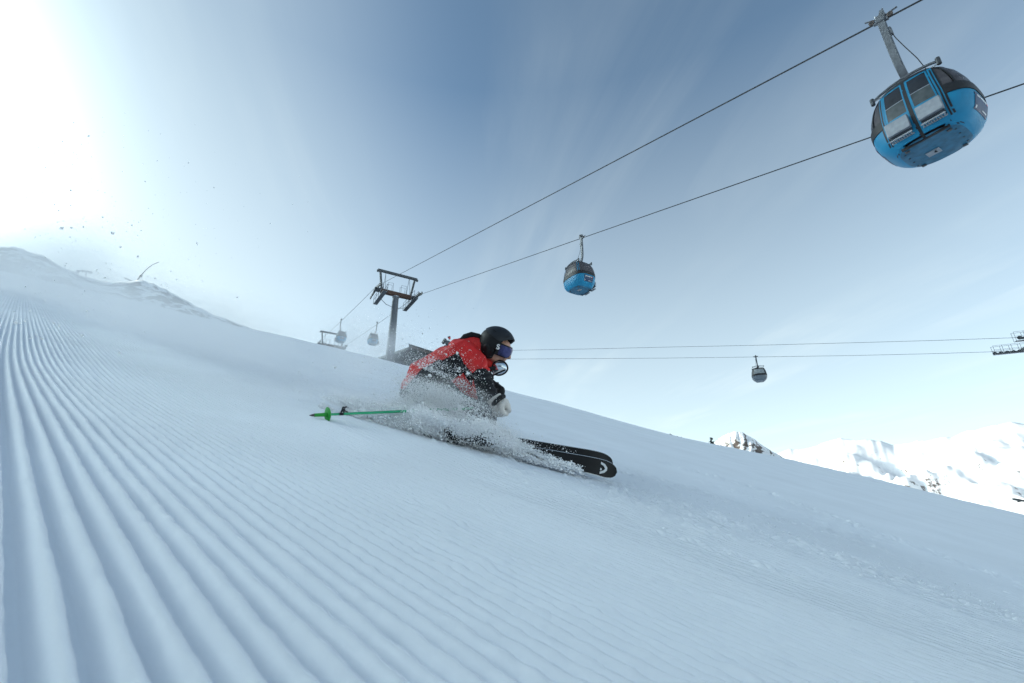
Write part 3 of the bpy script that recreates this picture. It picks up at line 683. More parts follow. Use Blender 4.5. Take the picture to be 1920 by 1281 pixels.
# ------------------------------------------------------------------ things on the left ridge
def ridge_pylon(x, y, z, hpx, arm, lab):
    r = empty('lift_pylon'); b0 = W(x - 3, y + hpx + 12, z); t0 = W(x, y, z)
    MB().tube([b0, t0], [.45, .3], 8).obj('pole', STEEL, r); MB().beam(W(x - arm, y - 1, z), W(x + arm, y + 1, z), .6, .5).obj('crossarm', STEEL, r)
    for s in (-1, 1): MB().box(W(x + s * arm, y + s + 1, z), (.9, .9, .35)).obj('sheave_train', STEEL, r)
    tag(r, lab, 'lift pylon'); return r
ridge_pylon(138, 510, 290, 18, 4.5, 'leftmost tiny pylon on the hazy ridge, with a cabin beside it')
ridge_pylon(162, 508.5, 300, 8, 7, 'tiny T shaped pylon on the ridge left of the snow lance')
gk = empty('gondola_cabin'); MB().tube([W(146, 506, 290), W(146, 508, 290), W(146, 509.5, 290), W(146, 511.5, 290)], [.3, 1.0, 1.1, .6], 10).obj('body', STEEL, gk); MB().tube([W(146, 503, 290), W(146, 507, 290)], .12, 5).obj('hanger', STEEL, gk)
tag(gk, 'tiny grey cabin between the two pylons on the hazy ridge', 'gondola')
sn_ = empty('snow_lance')
MB().tube([W(246, 540, 300), W(257, 526, 299), W(264, 517, 298)], [.5, .42, .35], 8).obj('mast', STEEL, sn_); MB().tube([W(264, 517, 298), W(276, 504, 297), W(287, 496, 296.5), W(298, 491.5, 296)], [.28, .2, .16, .2], 6).obj('arm', STEEL, sn_)
MB().tube([W(233, 521, 300), W(247, 527, 300)], .3, 6).obj('strut', STEEL, sn_)
MB().tube([W(263, 519, 298), W(265, 516, 298)], .8, 8).obj('joint', DSTEEL, sn_)
tag(sn_, 'thin curved snow making lance leaning from the left ridge', 'snow lance')
fc = empty('snow_fence')
for k in range(24):
    x = 45 + k * 2.0; y = 493.5 + k * .58
    MB().box(W(x, y, 268), (.28, .28, 1.1)).obj('board', DSTEEL, fc)
tag(fc, 'long row of avalanche barrier boards below the far left ridge', 'fence')

# small fir, rock, marker pole on the slope's right skyline
def ground_on(x, yguess, z, drop=.3):
    p = W(x, yguess, z); return p
fir = empty('fir_tree', ground_on(1336, 838, 62) - Vector((0, 0, 1.2)))
MB().tube([(0, 0, 0), (0, 0, 2.4)], [.09, .03], 8).obj('trunk', mat('bark', (.05, .035, .025), .9), fir)
cr_ = MB()
for k in range(70):
    z = .9 + 1.45 * random.random(); a = random.random() * 6.28; ln = (.12 + .65 * (1 - (z - .9) / 1.6)) * random.uniform(.5, 1.15)
    d = Vector((math.cos(a), math.sin(a), random.uniform(-.25, .25))); p = Vector((0, 0, z)); q = p + d * ln; s = d.cross(Vector((0, 0, 1))) * .09
    cr_.add([p + s, p - s, q - s * .8, q + s * .8, (p + q) / 2 + Vector((0, 0, .1))], [(0, 1, 4), (1, 2, 4), (2, 3, 4), (3, 0, 4), (3, 2, 1, 0)])
cr_.obj('crown', mat('dark_needles', (.02, .035, .03), .8), fir, 0); tag(fir, 'small dark wind bent fir on the slope skyline left of the rocky peak', 'tree')
rk = MB()
for k in range(26):
    x = 1254 + 30 * random.random(); c = W(x, 817.5 + (x - 1254) * .30 + random.uniform(0, 5), 75 + random.random()); h = random.uniform(.12, .34)
    rot = Matrix.Rotation(random.random() * 6, 3, Vector((random.random(), random.random(), 1)).normalized()); rk.box(c, (h * 1.5, h, h * .8), [rot @ Vector(e) for e in ((1, 0, 0), (0, 1, 0), (0, 0, 1))])
tag(rk.obj('rock_outcrop', mat('dark_rock', (.05, .05, .055), .9, 0, .4, 2), None, 0), 'low outcrop of dark rocks poking over the slope skyline', 'rocks')
mk = MB().tube([W(1419, 864, 60), W(1419, 853, 60)], .05, 6).obj('marker_pole', REDP); tag(mk, 'thin reddish piste marker pole below the rocky peak', 'marker pole')
cb_ = empty('snow_gun'); MB().beam(W(1900, 936, 80), W(1935, 942, 80), .35, .3).obj('boom', DSTEEL, cb_); MB().beam(W(1908, 941, 80), W(1935, 936, 80), .2, .2).obj('brace', DSTEEL, cb_); MB().beam(W(1925, 930, 80), W(1928, 985, 80), .4, .4).obj('post', DSTEEL, cb_)
tag(cb_, 'dark metal boom poking in at the right edge before the mountain', 'snow gun')

# ------------------------------------------------------------------ the skier
RED = mat('red_jacket_fabric', (.60, .010, .008), .62, 0, .14, 9, .35, 55)
BLK = mat('black_jacket_fabric', (.012, .012, .014), .7, 0, .3, 9, .35, 55)
DKP = mat('charcoal_trousers', (.022, .026, .036), .75, 0, .25, 9, .3, 50)
SKIN = mat('skin', (.50, .27, .19), .5, 0, .08, 40, .05, 200); SKIN.node_tree.nodes['Principled BSDF'].inputs['Subsurface Weight'].default_value = .1
GLOVE = mat('off_white_glove', (.66, .62, .58), .75, 0, .1, 40, .3, 120)
def _dirs():
    b = bmesh.new(); bmesh.ops.create_icosphere(b, subdivisions=2, radius=1); d = [v.co.copy() for v in b.verts]; b.free(); return d
DIRS = _dirs()
def capsule(bm, p0, r0, p1, r1):
    p0, p1 = Vector(p0), Vector(p1); ax = (p1 - p0); l = ax.length
    vs = []
    if l > abs(r0 - r1) + 1e-5:
        a = ax / l; k = (r0 - r1) / l
        for d in DIRS:
            if d.dot(a) <= k + 1e-6: vs.append(bm.verts.new(p0 + d * r0))
            if d.dot(a) >= k - 1e-6: vs.append(bm.verts.new(p1 + d * r1))
    else:
        p, r = (p0, r0) if r0 > r1 else (p1, r1)
        vs = [bm.verts.new(p + d * r) for d in DIRS]
    h = bmesh.ops.convex_hull(bm, input=vs)
    gi_ = [v for v in h['geom_interior'] if isinstance(v, bmesh.types.BMVert)]
    if gi_: bmesh.ops.delete(bm, geom=gi_, context='VERTS')
def blob(name, caps, voxel, smooth, mats, parent, it=None):
    bm = bmesh.new()
    for c in caps: capsule(bm, *c)
    me = bpy.data.meshes.new('tmp'); bm.to_mesh(me); bm.free(); o = bpy.data.objects.new('tmp', me); COL.objects.link(o)
    r = o.modifiers.new('r', 'REMESH'); r.mode = 'VOXEL'; r.voxel_size = voxel
    s = o.modifiers.new('s', 'SMOOTH'); s.iterations = smooth; s.factor = .5
    dg = bpy.context.evaluated_depsgraph_get(); dg.update(); me2 = bpy.data.meshes.new_from_object(o.evaluated_get(dg)); bpy.data.objects.remove(o); bpy.data.meshes.remove(me)
    me2.name = name; me2.materials.clear()
    for m in mats: me2.materials.append(m)
    me2.shade_smooth(); return link(name, me2, parent)
def verts(o):
    a = np.empty(len(o.data.vertices) * 3, np.float32); o.data.vertices.foreach_get('co', a); return a.reshape(-1, 3)
def setverts(o, a): o.data.vertices.foreach_set('co', a.astype(np.float32).ravel()); o.data.update()
def normals(o):
    a = np.empty(len(o.data.vertices) * 3, np.float32); o.data.vertices.foreach_get('normal', a); return a.reshape(-1, 3)
def topx(a):
    q = a @ B; return CX + F * q[:, 0] / q[:, 2], CY - F * q[:, 1] / q[:, 2], q[:, 2]
def inpoly(x, y, poly):
    c = np.zeros(x.shape, bool); n = len(poly)
    for i in range(n):
        x0, y0 = poly[i]; x1, y1 = poly[(i + 1) % n]
        k = ((y0 > y) != (y1 > y)) & (x < (x1 - x0) * (y - y0) / (y1 - y0 + 1e-12) + x0); c ^= k
    return c
sk = empty('person', W(875, 822, 2.85)); inv = sk.location.copy()
def K(x, y, z): return W(x, y, z) - inv
hF, hU = D(_n(np.array([.86, -.34, -.30]))), None
_u = np.array([.30, .94, .05]); _f = _n(np.array([.86, -.34, -.30])); _u = _n(_u - _f * (_u @ _f)); _r = np.cross(_u, _f)
if _r[2] > 0: _r = -_r
hF, hU, hR = D(_f), D(_u), D(_r)
HC = K(930.5, 654, 3.62)
def Hd(f, u, r): return HC + hF * f + hU * u + hR * r
Rsh, Lsh, Relb, Rwr = K(891, 680, 3.46), K(893, 672, 3.84), K(906, 724, 3.30), K(930, 756, 3.20)
hipR, hipL = K(800, 742, 3.46), K(803, 736, 3.70)
kneeR, kneeL = K(898, 783, 3.16), K(905, 784, 3.38)
ankR, ankL = K(868, 820, 2.80), K(858, 810, 2.99)
# continuous body (head, neck, trunk, limbs)
bodycaps = [(Hd(-.02, .035, 0), .093, Hd(-.045, .03, 0), .09), (Hd(.035, .02, 0), .075, Hd(.03, -.06, 0), .058), (Hd(.05, -.085, 0), .026, Hd(.03, -.075, 0), .04),
            (Hd(.03, -.06, .03), .04, Hd(-.02, -.04, .045), .045), (Hd(.03, -.06, -.03), .04, Hd(-.02, -.04, -.045), .045),
            (Hd(.100, .01, 0), .011, Hd(.122, -.024, 0), .015), (Hd(.095, -.045, .012), .012, Hd(.095, -.045, -.012), .012), (Hd(.088, -.060, .010), .012, Hd(.088, -.060, -.010), .012),
            (Hd(.122, -.024, 0), .012, Hd(.092, -.028, 0), .018), (Hd(.078, -.088, .008), .018, Hd(.078, -.088, -.008), .018),
            (Hd(-.03, -.06, 0), .06, K(905, 678, 3.64), .065), (K(905, 678, 3.64), .08, K(868, 688, 3.65), .12), (K(868, 688, 3.65), .13, K(800, 735, 3.58), .13),
            (Rsh, .06, Relb, .045), (Relb, .045, Rwr, .032), (Lsh, .06, K(915, 722, 3.78), .045), (K(915, 722, 3.78), .045, K(938, 735, 3.66), .032),
            (Rsh, .06, K(880, 684, 3.6), .1), (Lsh, .06, K(880, 680, 3.7), .1),
            (hipR, .09, kneeR, .06), (hipL, .09, kneeL, .06), (kneeR, .055, ankR, .045), (kneeL, .055, ankL, .045)]
body = blob('body', bodycaps, .006, 3, [SKIN], sk)
# ears are under the helmet; jacket
def jc(x, y, z, r): return K(x, y, z), r
jk = [(*jc(797, 722, 3.50, .145), *jc(866, 676, 3.55, .155)), (*jc(797, 722, 3.66, .14), *jc(868, 672, 3.74, .15)), (*jc(782, 726, 3.52, .12), *jc(772, 735, 3.55, .085)),
      (*jc(757, 737, 3.56, .035), *jc(800, 702, 3.58, .115)), (*jc(800, 706, 3.58, .15), *jc(842, 684, 3.6, .15)), (*jc(766, 744, 3.50, .045), *jc(815, 752, 3.46, .10)), (*jc(815, 752, 3.46, .10), *jc(866, 700, 3.50, .12)),
      (*jc(866, 676, 3.55, .16), Rsh, .085), (*jc(868, 672, 3.74, .15), Lsh, .085), (*jc(858, 655, 3.63, .085), *jc(885, 648, 3.63, .075)),
      (*jc(858, 700, 3.46, .10), *jc(884, 716, 3.42, .07)), (*jc(876, 712, 3.5, .09), *jc(893, 742, 3.42, .07)),
      (Rsh, .088, Relb, .074), (Relb, .074, K(928, 753, 3.205), .052), (Lsh, .085, K(915, 722, 3.78), .066), (K(915, 722, 3.78), .066, K(936, 734, 3.67), .05),
      (*jc(893, 668, 3.63, .085), *jc(908, 680, 3.62, .068)), (*jc(908, 680, 3.62, .066), *jc(921, 687, 3.60, .040)), (*jc(888, 655, 3.63, .075), *jc(904, 664, 3.63, .085)),
      (*jc(884, 642, 3.63, .055), *jc(900, 652, 3.63, .07))]
jacket = blob('jacket', jk, .0055, 5, [RED, BLK], sk)
a = verts(jacket); nr_ = normals(jacket); px, py, pz_ = topx(a + np.array(inv))
sx, sy = (px - 700) * 5.34, (py - 580) * 5.34
# cloth folds: creases across the sleeve, long drapes over the back
s_arm = ((px - 893) * .25 + (py - 680) * .97)
arm = inpoly(px, py, [(884, 690), (926, 690), (950, 770), (905, 770)]).astype(float)
wr = .0045 * np.sin(s_arm * .52 + 2.6 * vn(px * .07, py * .05, 5) * 2 + pz_ * 9) * arm
ax = (px * .83 - py * .56)
wr += (1 - arm) * (.006 * fbm(ax * .035, (px * .56 + py * .83) * .11 + pz_ * 7, 3, 14) + .006 * np.sin(((px - 885) * .6 + (py - 690) * .8) * .33 + 4 * vn(px * .03, py * .03, 3)) * np.exp(-(((px - 885) ** 2 + (py - 700) ** 2) / 900)))
wr += .003 * fbm(px * .16, py * .16 + pz_ * 20, 3, 19)
setverts(jacket, a + nr_ * wr[:, None])
me = jacket.data; nf = len(me.polygons); cc = np.empty(nf * 3, np.float32); me.polygons.foreach_get('center', cc); cc = cc.reshape(-1, 3) + np.array(inv)
px, py, pz_ = topx(cc); X_, Y_ = (px - 700) * 5.34, (py - 580) * 5.34
blk = inpoly(X_, Y_, [(850, 428), (905, 540), (990, 640), (1040, 596), (1120, 590), (1180, 640), (1500, 1200), (1100, 1100), (1000, 700), (985, 770), (900, 640), (780, 715), (860, 800), (880, 1300), (200, 1300), (235, 800), (310, 800), (480, 600), (560, 560), (650, 500), (690, 510), (850, 428)])
back = (pz_ > 3.62) & inpoly(X_, Y_, [(960, 560), (1400, 560), (1600, 1300), (800, 1300)])
me.polygons.foreach_set('material_index', (blk | back).astype(np.int32)); me.update()
# hood edge, collar trim, cuff
MB().tube([K(862, 642, 3.60), K(872, 634, 3.62), K(884, 631, 3.63), K(897, 633, 3.64), K(905, 638, 3.66)], [.018, .032, .036, .03, .02], 10).obj('hood_lining', BLK, sk)
MB().tube([K(905, 690, 3.49), K(916, 691.5, 3.49), K(927, 689.5, 3.53), K(933, 686.5, 3.58)], [.010, .012, .013, .012], 8).obj('collar_zip', BLK, sk)
MB().tube([K(925, 747, 3.20), K(932, 757, 3.19)], [.058, .052], 16).obj('glove_cuff', GLOVE, sk)
MB().tube([K(925.5, 758, 3.14), K(931, 752, 3.10), K(938, 746, 3.12), K(944, 743.5, 3.18)], .017, 10).obj('cuff_strap', BLK, sk)
# trousers
tr_ = [(hipR, .135, kneeR, .105), (hipL, .13, kneeL, .10), (kneeR, .10, ankR, .085), (kneeL, .10, ankL, .085), (hipR, .14, hipL, .14), (K(786, 752, 3.5), .11, hipR, .13), (K(898, 776, 3.2), .105, K(912, 786, 3.18), .075)]
trs = blob('trousers', tr_, .009, 5, [DKP], sk); a = verts(trs); nr_ = normals(trs); px, py, pz_ = topx(a + np.array(inv))
setverts(trs, a + nr_ * (.010 * fbm(px * .05, py * .12 + pz_ * 6, 3, 4))[:, None])
BOOT = mat('black_boot_shell', (.02, .02, .022), .35)
# ski frames: long axis l, width axis w, base normal bn
tipC, tailC = ray(1158, 884) * 2.60, ray(641, 776) * 2.86
def ski_axes(a, b):
    l = _n(a - b); w = np.array([-.02, .90, .44]); w = _n(w - l * (w @ l)); bn = np.cross(l, w)
    if bn[2] > 0: bn = -bn
    return l, w, bn
def bootset(ank, a, b, name='boot'):
    l, w, bn = (D(q) for q in ski_axes(a, b)); up = -bn
    bt = blob(name, [(ank, .062, ank + up * -.07, .058), (ank - up * .08 - l * .04, .052, ank - up * .085 + l * .19, .043), (ank + (ank * 0) + up * .05, .066, ank, .062), (ank - up * .1 - l * .06, .035, ank - up * .1 + l * .21, .034)], .007, 2, [BOOT], sk)
    return bt
bootset(ankR, tipC, tailC); bootset(ankL, ray(1150, 876) * 2.80, ray(650, 770) * 3.06)
for m_ in (BLK, DKP, BOOT): m_.node_tree.nodes['Principled BSDF'].inputs['Specular IOR Level'].default_value = .22
# gloved right hand: palm, four curled fingers, thumb round the grip
gp0, gp1 = K(918, 766, 3.235), K(947, 763.5, 3.145)         # pole grip axis
gax = (gp1 - gp0).normalized(); tocam = -(W(935, 762, 1)).normalized(); upv = D((0, 1, 0)); upv = (upv - gax * upv.dot(gax)).normalized(); outv = gax.cross(upv).normalized()
if outv.dot(tocam) < 0: outv = -outv
gc = K(937, 764.5, 3.18)
hand = [(K(932, 756, 3.185), .052, gc + upv * .016 - outv * .012, .054), (gc + upv * .024 + gax * .038, .040, gc + upv * .022 - gax * .036, .040)]
for k, (o_, ln) in enumerate(((.050, .95), (.018, 1.05), (-.014, 1.0), (-.044, .82))):
    b0 = gc + gax * o_ + upv * .034 + outv * .012; b1 = b0 + outv * .032 * ln - upv * .024; b2 = b1 - upv * .044 * ln - outv * .004; b3 = b2 - outv * .038 * ln - upv * .010
    hand += [(b0, .0235, b1, .0225), (b1, .0225, b2, .021), (b2, .021, b3, .020)]
t0 = gc + gax * .052 + upv * .010 - outv * .020
hand += [(gc + gax * .02 + upv * .02 - outv * .02, .028, t0, .022), (t0, .021, t0 + gax * .018 - upv * .035 + outv * .012, .018)]
blob('glove', hand, .0035, 3, [GLOVE], sk)
# helmet
def helmet_pt(phi, t, off=0, low=None):
    # phi around from the front, t 0 top .. 1 lower rim
    lo = np.interp(abs(phi), [0, .6, 1.0, 1.35, 1.75, 2.3, math.pi], [.072, .062, .030, -.085, -.115, -.10, -.085]) if low is None else low
    a, b, c = .135 + off, .108 + off, .118 + off
    cl = max(-.98, min(.98, (lo - 0) / c)); pol = t * math.acos(cl)
    s, cz = math.sin(pol), math.cos(pol)
    f = a * s * math.cos(phi) * (1.0 if math.cos(phi) > 0 else 1.04); r = b * s * math.sin(phi)
    if cz < 0: f = a * math.cos(phi) * (1 - .12 * cz * cz) ; r = b * math.sin(phi) * (1 - .18 * cz * cz)
    return Hd(f - .012 - .02 * max(0, -cz), c * cz + .045, r)
HSH = mat('graphite_helmet', (.018, .020, .024), .42, 0, .1, 30); HBL = mat('black_helmet_liner', (.009, .009, .010), .5, 0, .1, 30)
phis = [i / 64 * 2 * math.pi - math.pi for i in range(65)]
ts = [i / 22 for i in range(23)]
hm = MB().shell([[helmet_pt(p, t, -.014) for p in phis] for t in ts[1:]], [[helmet_pt(p, t) for p in phis] for t in ts[1:]])
hm.add([helmet_pt(p, ts[1]) for p in phis[:-1]], [tuple(range(64))])
hob = hm.obj('helmet', HBL, sk, 50)
# raised graphite crown shell over the black rear and ear shell
def crown_low(p): return np.interp(abs(p), [0, .7, 1.2, 1.8, 2.5, math.pi], [.072, .05, .012, .035, .062, .075])
Po = [[helmet_pt(p, t, .005, crown_low(p)) for p in phis] for t in ts[1:]]; Pi = [[helmet_pt(p, t, -.004, crown_low(p)) for p in phis] for t in ts[1:]]
cs = MB().shell(Pi, Po); cs.add([helmet_pt(p, ts[1], .005, crown_low(p)) for p in phis[:-1]], [tuple(range(64))]); cs.obj('crown_shell', HSH, hob, 50)
for s in (-1, 1):
    for (p0, p1, tt) in ((.62, .95, .80), (.30, .50, .90), (1.6, 1.9, .7)):
        vt = MB().shell([[helmet_pt(s * p, t, .003, crown_low(p)) for p in np.linspace(p0, p1, 6)] for t in (tt, tt + .05)], [[helmet_pt(s * p, t, .0065, crown_low(p)) for p in np.linspace(p0, p1, 6)] for t in (tt, tt + .05)]); vt.obj('vent', HBL, hob, 40)
# ear pads
for s in (-1, 1):
    ep = blob('ear_pad', [(Hd(-.035, -.01, s * .088), .032, Hd(-.015, -.07, s * .072), .026), (Hd(.010, -.02, s * .084), .022, Hd(0, -.065, s * .070), .024), (Hd(-.07, -.02, s * .07), .03, Hd(-.035, -.06, s * .075), .026)], .004, 3, [HBL], hob)
# S shaped emblem on the side of the helmet
tx = bpy.data.curves.new('emblem', 'FONT'); tx.body = 'S'; tx.size = .052; tx.extrude = .0015; tx.offset = .002; tx.align_x = 'CENTER'; tx.align_y = 'CENTER'
to = bpy.data.objects.new('emblem', tx); COL.objects.link(to); dg = bpy.context.evaluated_depsgraph_get(); me = bpy.data.meshes.new_from_object(to.evaluated_get(dg)); bpy.data.objects.remove(to)
me.materials.clear(); me.materials.append(WHITE)
em = link('emblem', me, hob); e_n = (hR * .93 + hF * .3 - hU * .05).normalized(); e_up = (hU * .95 - hF * .2); e_up = (e_up - e_n * e_up.dot(e_n)).normalized(); e_x = e_up.cross(e_n)
ec = Hd(.047, .016, .109)
em.matrix_local = Matrix(((e_x.x, e_up.x, e_n.x, ec.x), (e_x.y, e_up.y, e_n.y, ec.y), (e_x.z, e_up.z, e_n.z, ec.z), (0, 0, 0, 1)))
# goggles
GLN = mat('violet_mirror_lens', (.06, .06, .15), .12, .75, .5, 14)
def gg(p, u, off): 
    a = .090 + off; return Hd(.010 + a * math.cos(p) * (1 - .9 * max(0, abs(u) - .02)), u + .006, (.088 + off) * math.sin(p))
ph_ = np.linspace(-1.12, 1.12, 25); uu = np.linspace(-.040, .036, 9)
def nose(p, u): return u + (.016 * math.exp(-(p / .22) ** 2) if u < -.02 else 0)
ln_ = MB().shell([[gg(p, nose(p, u), .018) for p in ph_] for u in uu], [[gg(p, nose(p, u), .024) for p in ph_] for u in uu]).obj('goggle_lens', GLN, sk, 50)
ph2 = np.linspace(-1.32, 1.32, 25); uu2 = np.linspace(-.048, .046, 9)
MB().shell([[gg(p, nose(p, u), -.012) for p in ph2] for u in uu2], [[gg(p, nose(p, u), .0165) for p in ph2] for u in uu2]).obj('goggle_frame', HBL, sk, 50)
for s in (-1, 1):
    qs = np.linspace(1.15, 2.6, 12)
    MB().shell([[helmet_pt(s * q, .5, .002, None) * 0 + Hd(.136 * math.cos(q) - .014, .02 + u, s * .1085 * math.sin(q)) for q in qs] for u in (-.02, .02)], [[Hd(.141 * math.cos(q) - .014, .02 + u, s * .1125 * math.sin(q)) for q in qs] for u in (-.02, .02)]).obj('goggle_strap', HBL, sk, 50)
tag(sk, 'skier crouched low in red and black jacket, black helmet and white gloves', 'person')
# mirrored visor under the chin
vz = empty('spare_goggles', W(936, 692, 3.55)); vi = vz.location.copy()
vx, vy, vn_ = D(_n(np.array([.96, .22, -.1]))), D(_n(np.array([-.2, .97, .1]))), None
vn_ = vx.cross(vy)
if vn_.dot(tocam) < 0: vn_ = -vn_
def Vp(a_, b_2, c_): return vx * a_ + vy * b_2 + vn_ * c_
R_ = .055
dome = []
for i in range(9):
    q = i / 8 * 1.1
    dome.append([Vp(.060 * math.cos(t) * math.cos(q * .9) * (1 if math.cos(t) > 0 else .85), .050 * math.sin(t) * math.cos(q * .9) * (1.15 if math.sin(t) > 0 else .85), .03 * math.sin(q)) for t in np.linspace(0, 2 * math.pi, 33)[:-1]])
dm_ = MB().grid(dome, closed=True); dm_.f.append(tuple(range(8 * 32, 9 * 32))); dm_.obj('lens', mat('silver_mirror_lens', (.55, .62, .68), .06, .9, .1, 5), vz, 60)
MB().tube([Vp(.064 * math.cos(t) * (1 if math.cos(t) > 0 else .85), .054 * math.sin(t) * (1.15 if math.sin(t) > 0 else .85), -.004) for t in np.linspace(0, 2 * math.pi, 33)], .006, 6, False).obj('frame', HBL, vz)
MB().tube([Vp(-.055, -.030, .012), Vp(-.01, -.018, .034), Vp(.045, -.008, .022)], .005, 6).obj('trim', WHITE, vz); MB().tube([Vp(-.055, -.038, .012), Vp(-.01, -.028, .034), Vp(.045, -.018, .022)], .006, 6).obj('trim', BLK, vz)
tag(vz, 'silver mirrored goggles with black rim just under the skier chin', 'goggles')

# skis
SKB = mat('black_ski_base', (.008, .008, .009), .42, 0, .2, 12, .05, 90); SKT = mat('black_ski_topsheet', (.02, .02, .022), .35)
for m_ in (SKB, SKT, HSH, HBL): m_.node_tree.nodes['Principled BSDF'].inputs['Specular IOR Level'].default_value = .25
def make_ski(a, b, lab, logo):
    l, w, bn = ski_axes(a, b); Ls = np.linalg.norm(a - b); root = empty('ski', D((a + b) / 2)); iv = root.location.copy()
    lW, wW, bW = D(l), D(w), D(bn); aW = D(a) - iv; n_ = 60
    def cl(t):      # t 0 tip .. 1 tail : centre line with reverse camber and rockered tip
        s = t * Ls; p = aW - lW * s; p -= bW * (.045 * math.exp(-(s / .085) ** 2)); p += bW * (.05 * (4 * t * (1 - t)) - .05) * -1 * .5
        return p
    def hw(t):
        s = t * Ls; w0 = .033 + .015 * (1 - min(1, t / .5)) ** 1.5 + .018 * max(0, (t - .5) / .5) ** 1.5
        if s < .09: w0 *= math.sqrt(max(.0, 1 - (1 - s / .09) ** 2.6)) 
        if Ls - s < .04: w0 *= math.sqrt(max(0, 1 - (1 - (Ls - s) / .04) ** 3)) * .3 + .7
        return max(.001, w0)
    tt = [(i / n_) ** 1.3 if i < n_ else 1 for i in range(n_ + 1)]; cs_ = (-1, -.75, -.4, 0, .4, .75, 1)
    Pb = [[cl(t) + wW * hw(t) * c for c in cs_] for t in tt]; Pt = [[cl(t) + wW * hw(t) * c * .97 - bW * .011 for c in cs_] for t in tt]
    MB().shell(Pt, Pb).obj('core', SKB, root, 40)
    MB().shell([[cl(t) + wW * hw(t) * c * .9 - bW * .0115 for c in cs_] for t in tt[2:-1]], [[cl(t) + wW * hw(t) * c * .9 - bW * .015 for c in cs_] for t in tt[2:-1]]).obj('topsheet', SKT, root, 40)
    for sg, nm in ((1, 'edge'), (-1, 'edge')):
        MB().tube([cl(t) + wW * hw(t) * sg * 1.0 + bW * .0004 for t in tt[3:-1]], .0016, 5).obj('edge', mat('steel_edge', (.55, .58, .6), .25, .9), root)
    bc = cl(.53); MB().box(bc - bW * .035 + lW * .13, (.05, .03, .018), (lW, wW, bW)).obj('binding', BOOT, root, 30, .006); MB().box(bc - bW * .035 - lW * .20, (.055, .032, .022), (lW, wW, bW)).obj('binding', BOOT, root, 30, .006)
    if logo:
        c0 = cl(.052) + bW * .0016
        def lp(x, y): return c0 + lW * x + wW * y
        arc = [(-.032, .030), (-.012, .027), (.010, .018), (.022, .004), (.022, -.006), (.012, -.018), (-.008, -.028), (-.022, -.033)]
        wd = [.0035, .0055, .0065, .0065, .0065, .0065, .0055, .0035]; m_ = MB(); vs_ = []
        for i, (x, y) in enumerate(arc):
            x0, y0 = arc[max(0, i - 1)]; x1, y1 = arc[min(7, i + 1)]; dx_, dy_ = x1 - x0, y1 - y0; q = math.hypot(dx_, dy_); nx_, ny_ = -dy_ / q, dx_ / q
            vs_.append([lp(x + nx_ * wd[i], y + ny_ * wd[i]), lp(x - nx_ * wd[i], y - ny_ * wd[i])])
        m_.shell(vs_, [[p + bW * .001 for p in r2] for r2 in vs_]); 
        m_.prism([(.006 + -.012 + .006 * math.cos(t), -.008 + .0065 * math.sin(t)) for t in np.linspace(0, 2 * math.pi, 17)[:-1]], c0, lW, wW, bW, .001)
        m_.obj('emblem', WHITE, root)
    tag(root, lab, 'ski', 'the skier\'s pair of skis'); return root
make_ski(tipC, tailC, 'nearer black ski on edge, base to the camera, white curved emblem at its tip', True)
make_ski(ray(1150, 868) * 2.78, ray(655, 770) * 3.06, 'farther black ski mostly hidden behind the nearer one, no emblem seen', False)
# pole
GRN = mat('green_pole_lacquer', (.008, .36, .15), .32, 0, .1, 20, coat=.3); GRB = mat('green_basket_plastic', (.02, .34, .035), .45)
pl = empty('ski_pole', W(580, 779, 2.40)); pi_ = pl.location.copy()
q0, q1 = W(580, 779, 2.40) - pi_, W(952, 762.5, 3.13) - pi_
qa = W(590, 778.6, 3.06) - pi_; qm = W(926, 764, 3.20) - pi_
MB().tube([q0, q0.lerp(qm, .012), q0.lerp(qm, .02)], [.0015, .006, .0075], 8).obj('tip', mat('dark_tip', (.1, .08, .09), .4, .5), pl)
MB().tube([q0.lerp(qm, .02), q0.lerp(qm, .06), q0.lerp(qm, .075)], [.0085, .0095, .0125], 10).obj('basket_stem', GRB, pl)
ax_ = (qm - q0).normalized(); bc = q0.lerp(qm, .078)
rd = MB(); rings = []
for rr, o_ in ((.012, .012), (.026, .006), (.037, .0), (.039, -.004), (.034, -.006), (.012, -.006)):
    oX = ax_.orthogonal().normalized(); oY = ax_.cross(oX); rings.append([bc + ax_ * o_ + (oX * math.cos(t) + oY * math.sin(t)) * rr for t in np.linspace(0, 2 * math.pi, 29)[:-1]])
rd.grid(rings, closed=True).obj('basket', GRB, pl, 50)
MB().tube([q0.lerp(qm, .08), q0.lerp(qm, .5), qm], [.0065, .0082, .009], 12).obj('shaft', GRN, pl)
MB().tube([q0.lerp(qm, .125), q0.lerp(qm, .145)], .0074, 10).obj('shaft_band', BLK, pl)
MB().tube([qm - ax_ * .02, qm, qm + ax_ * .012, qm + ax_ * .03], [.012, .021, .024, .016], 14).obj('grip_collar', GRB, pl)
MB().tube([qm + ax_ * .02, gp1 + inv - pi_], [.015, .018], 12).obj('grip', BLK, pl)
tag(pl, 'bright green ski pole held back level from the white glove', 'ski pole')

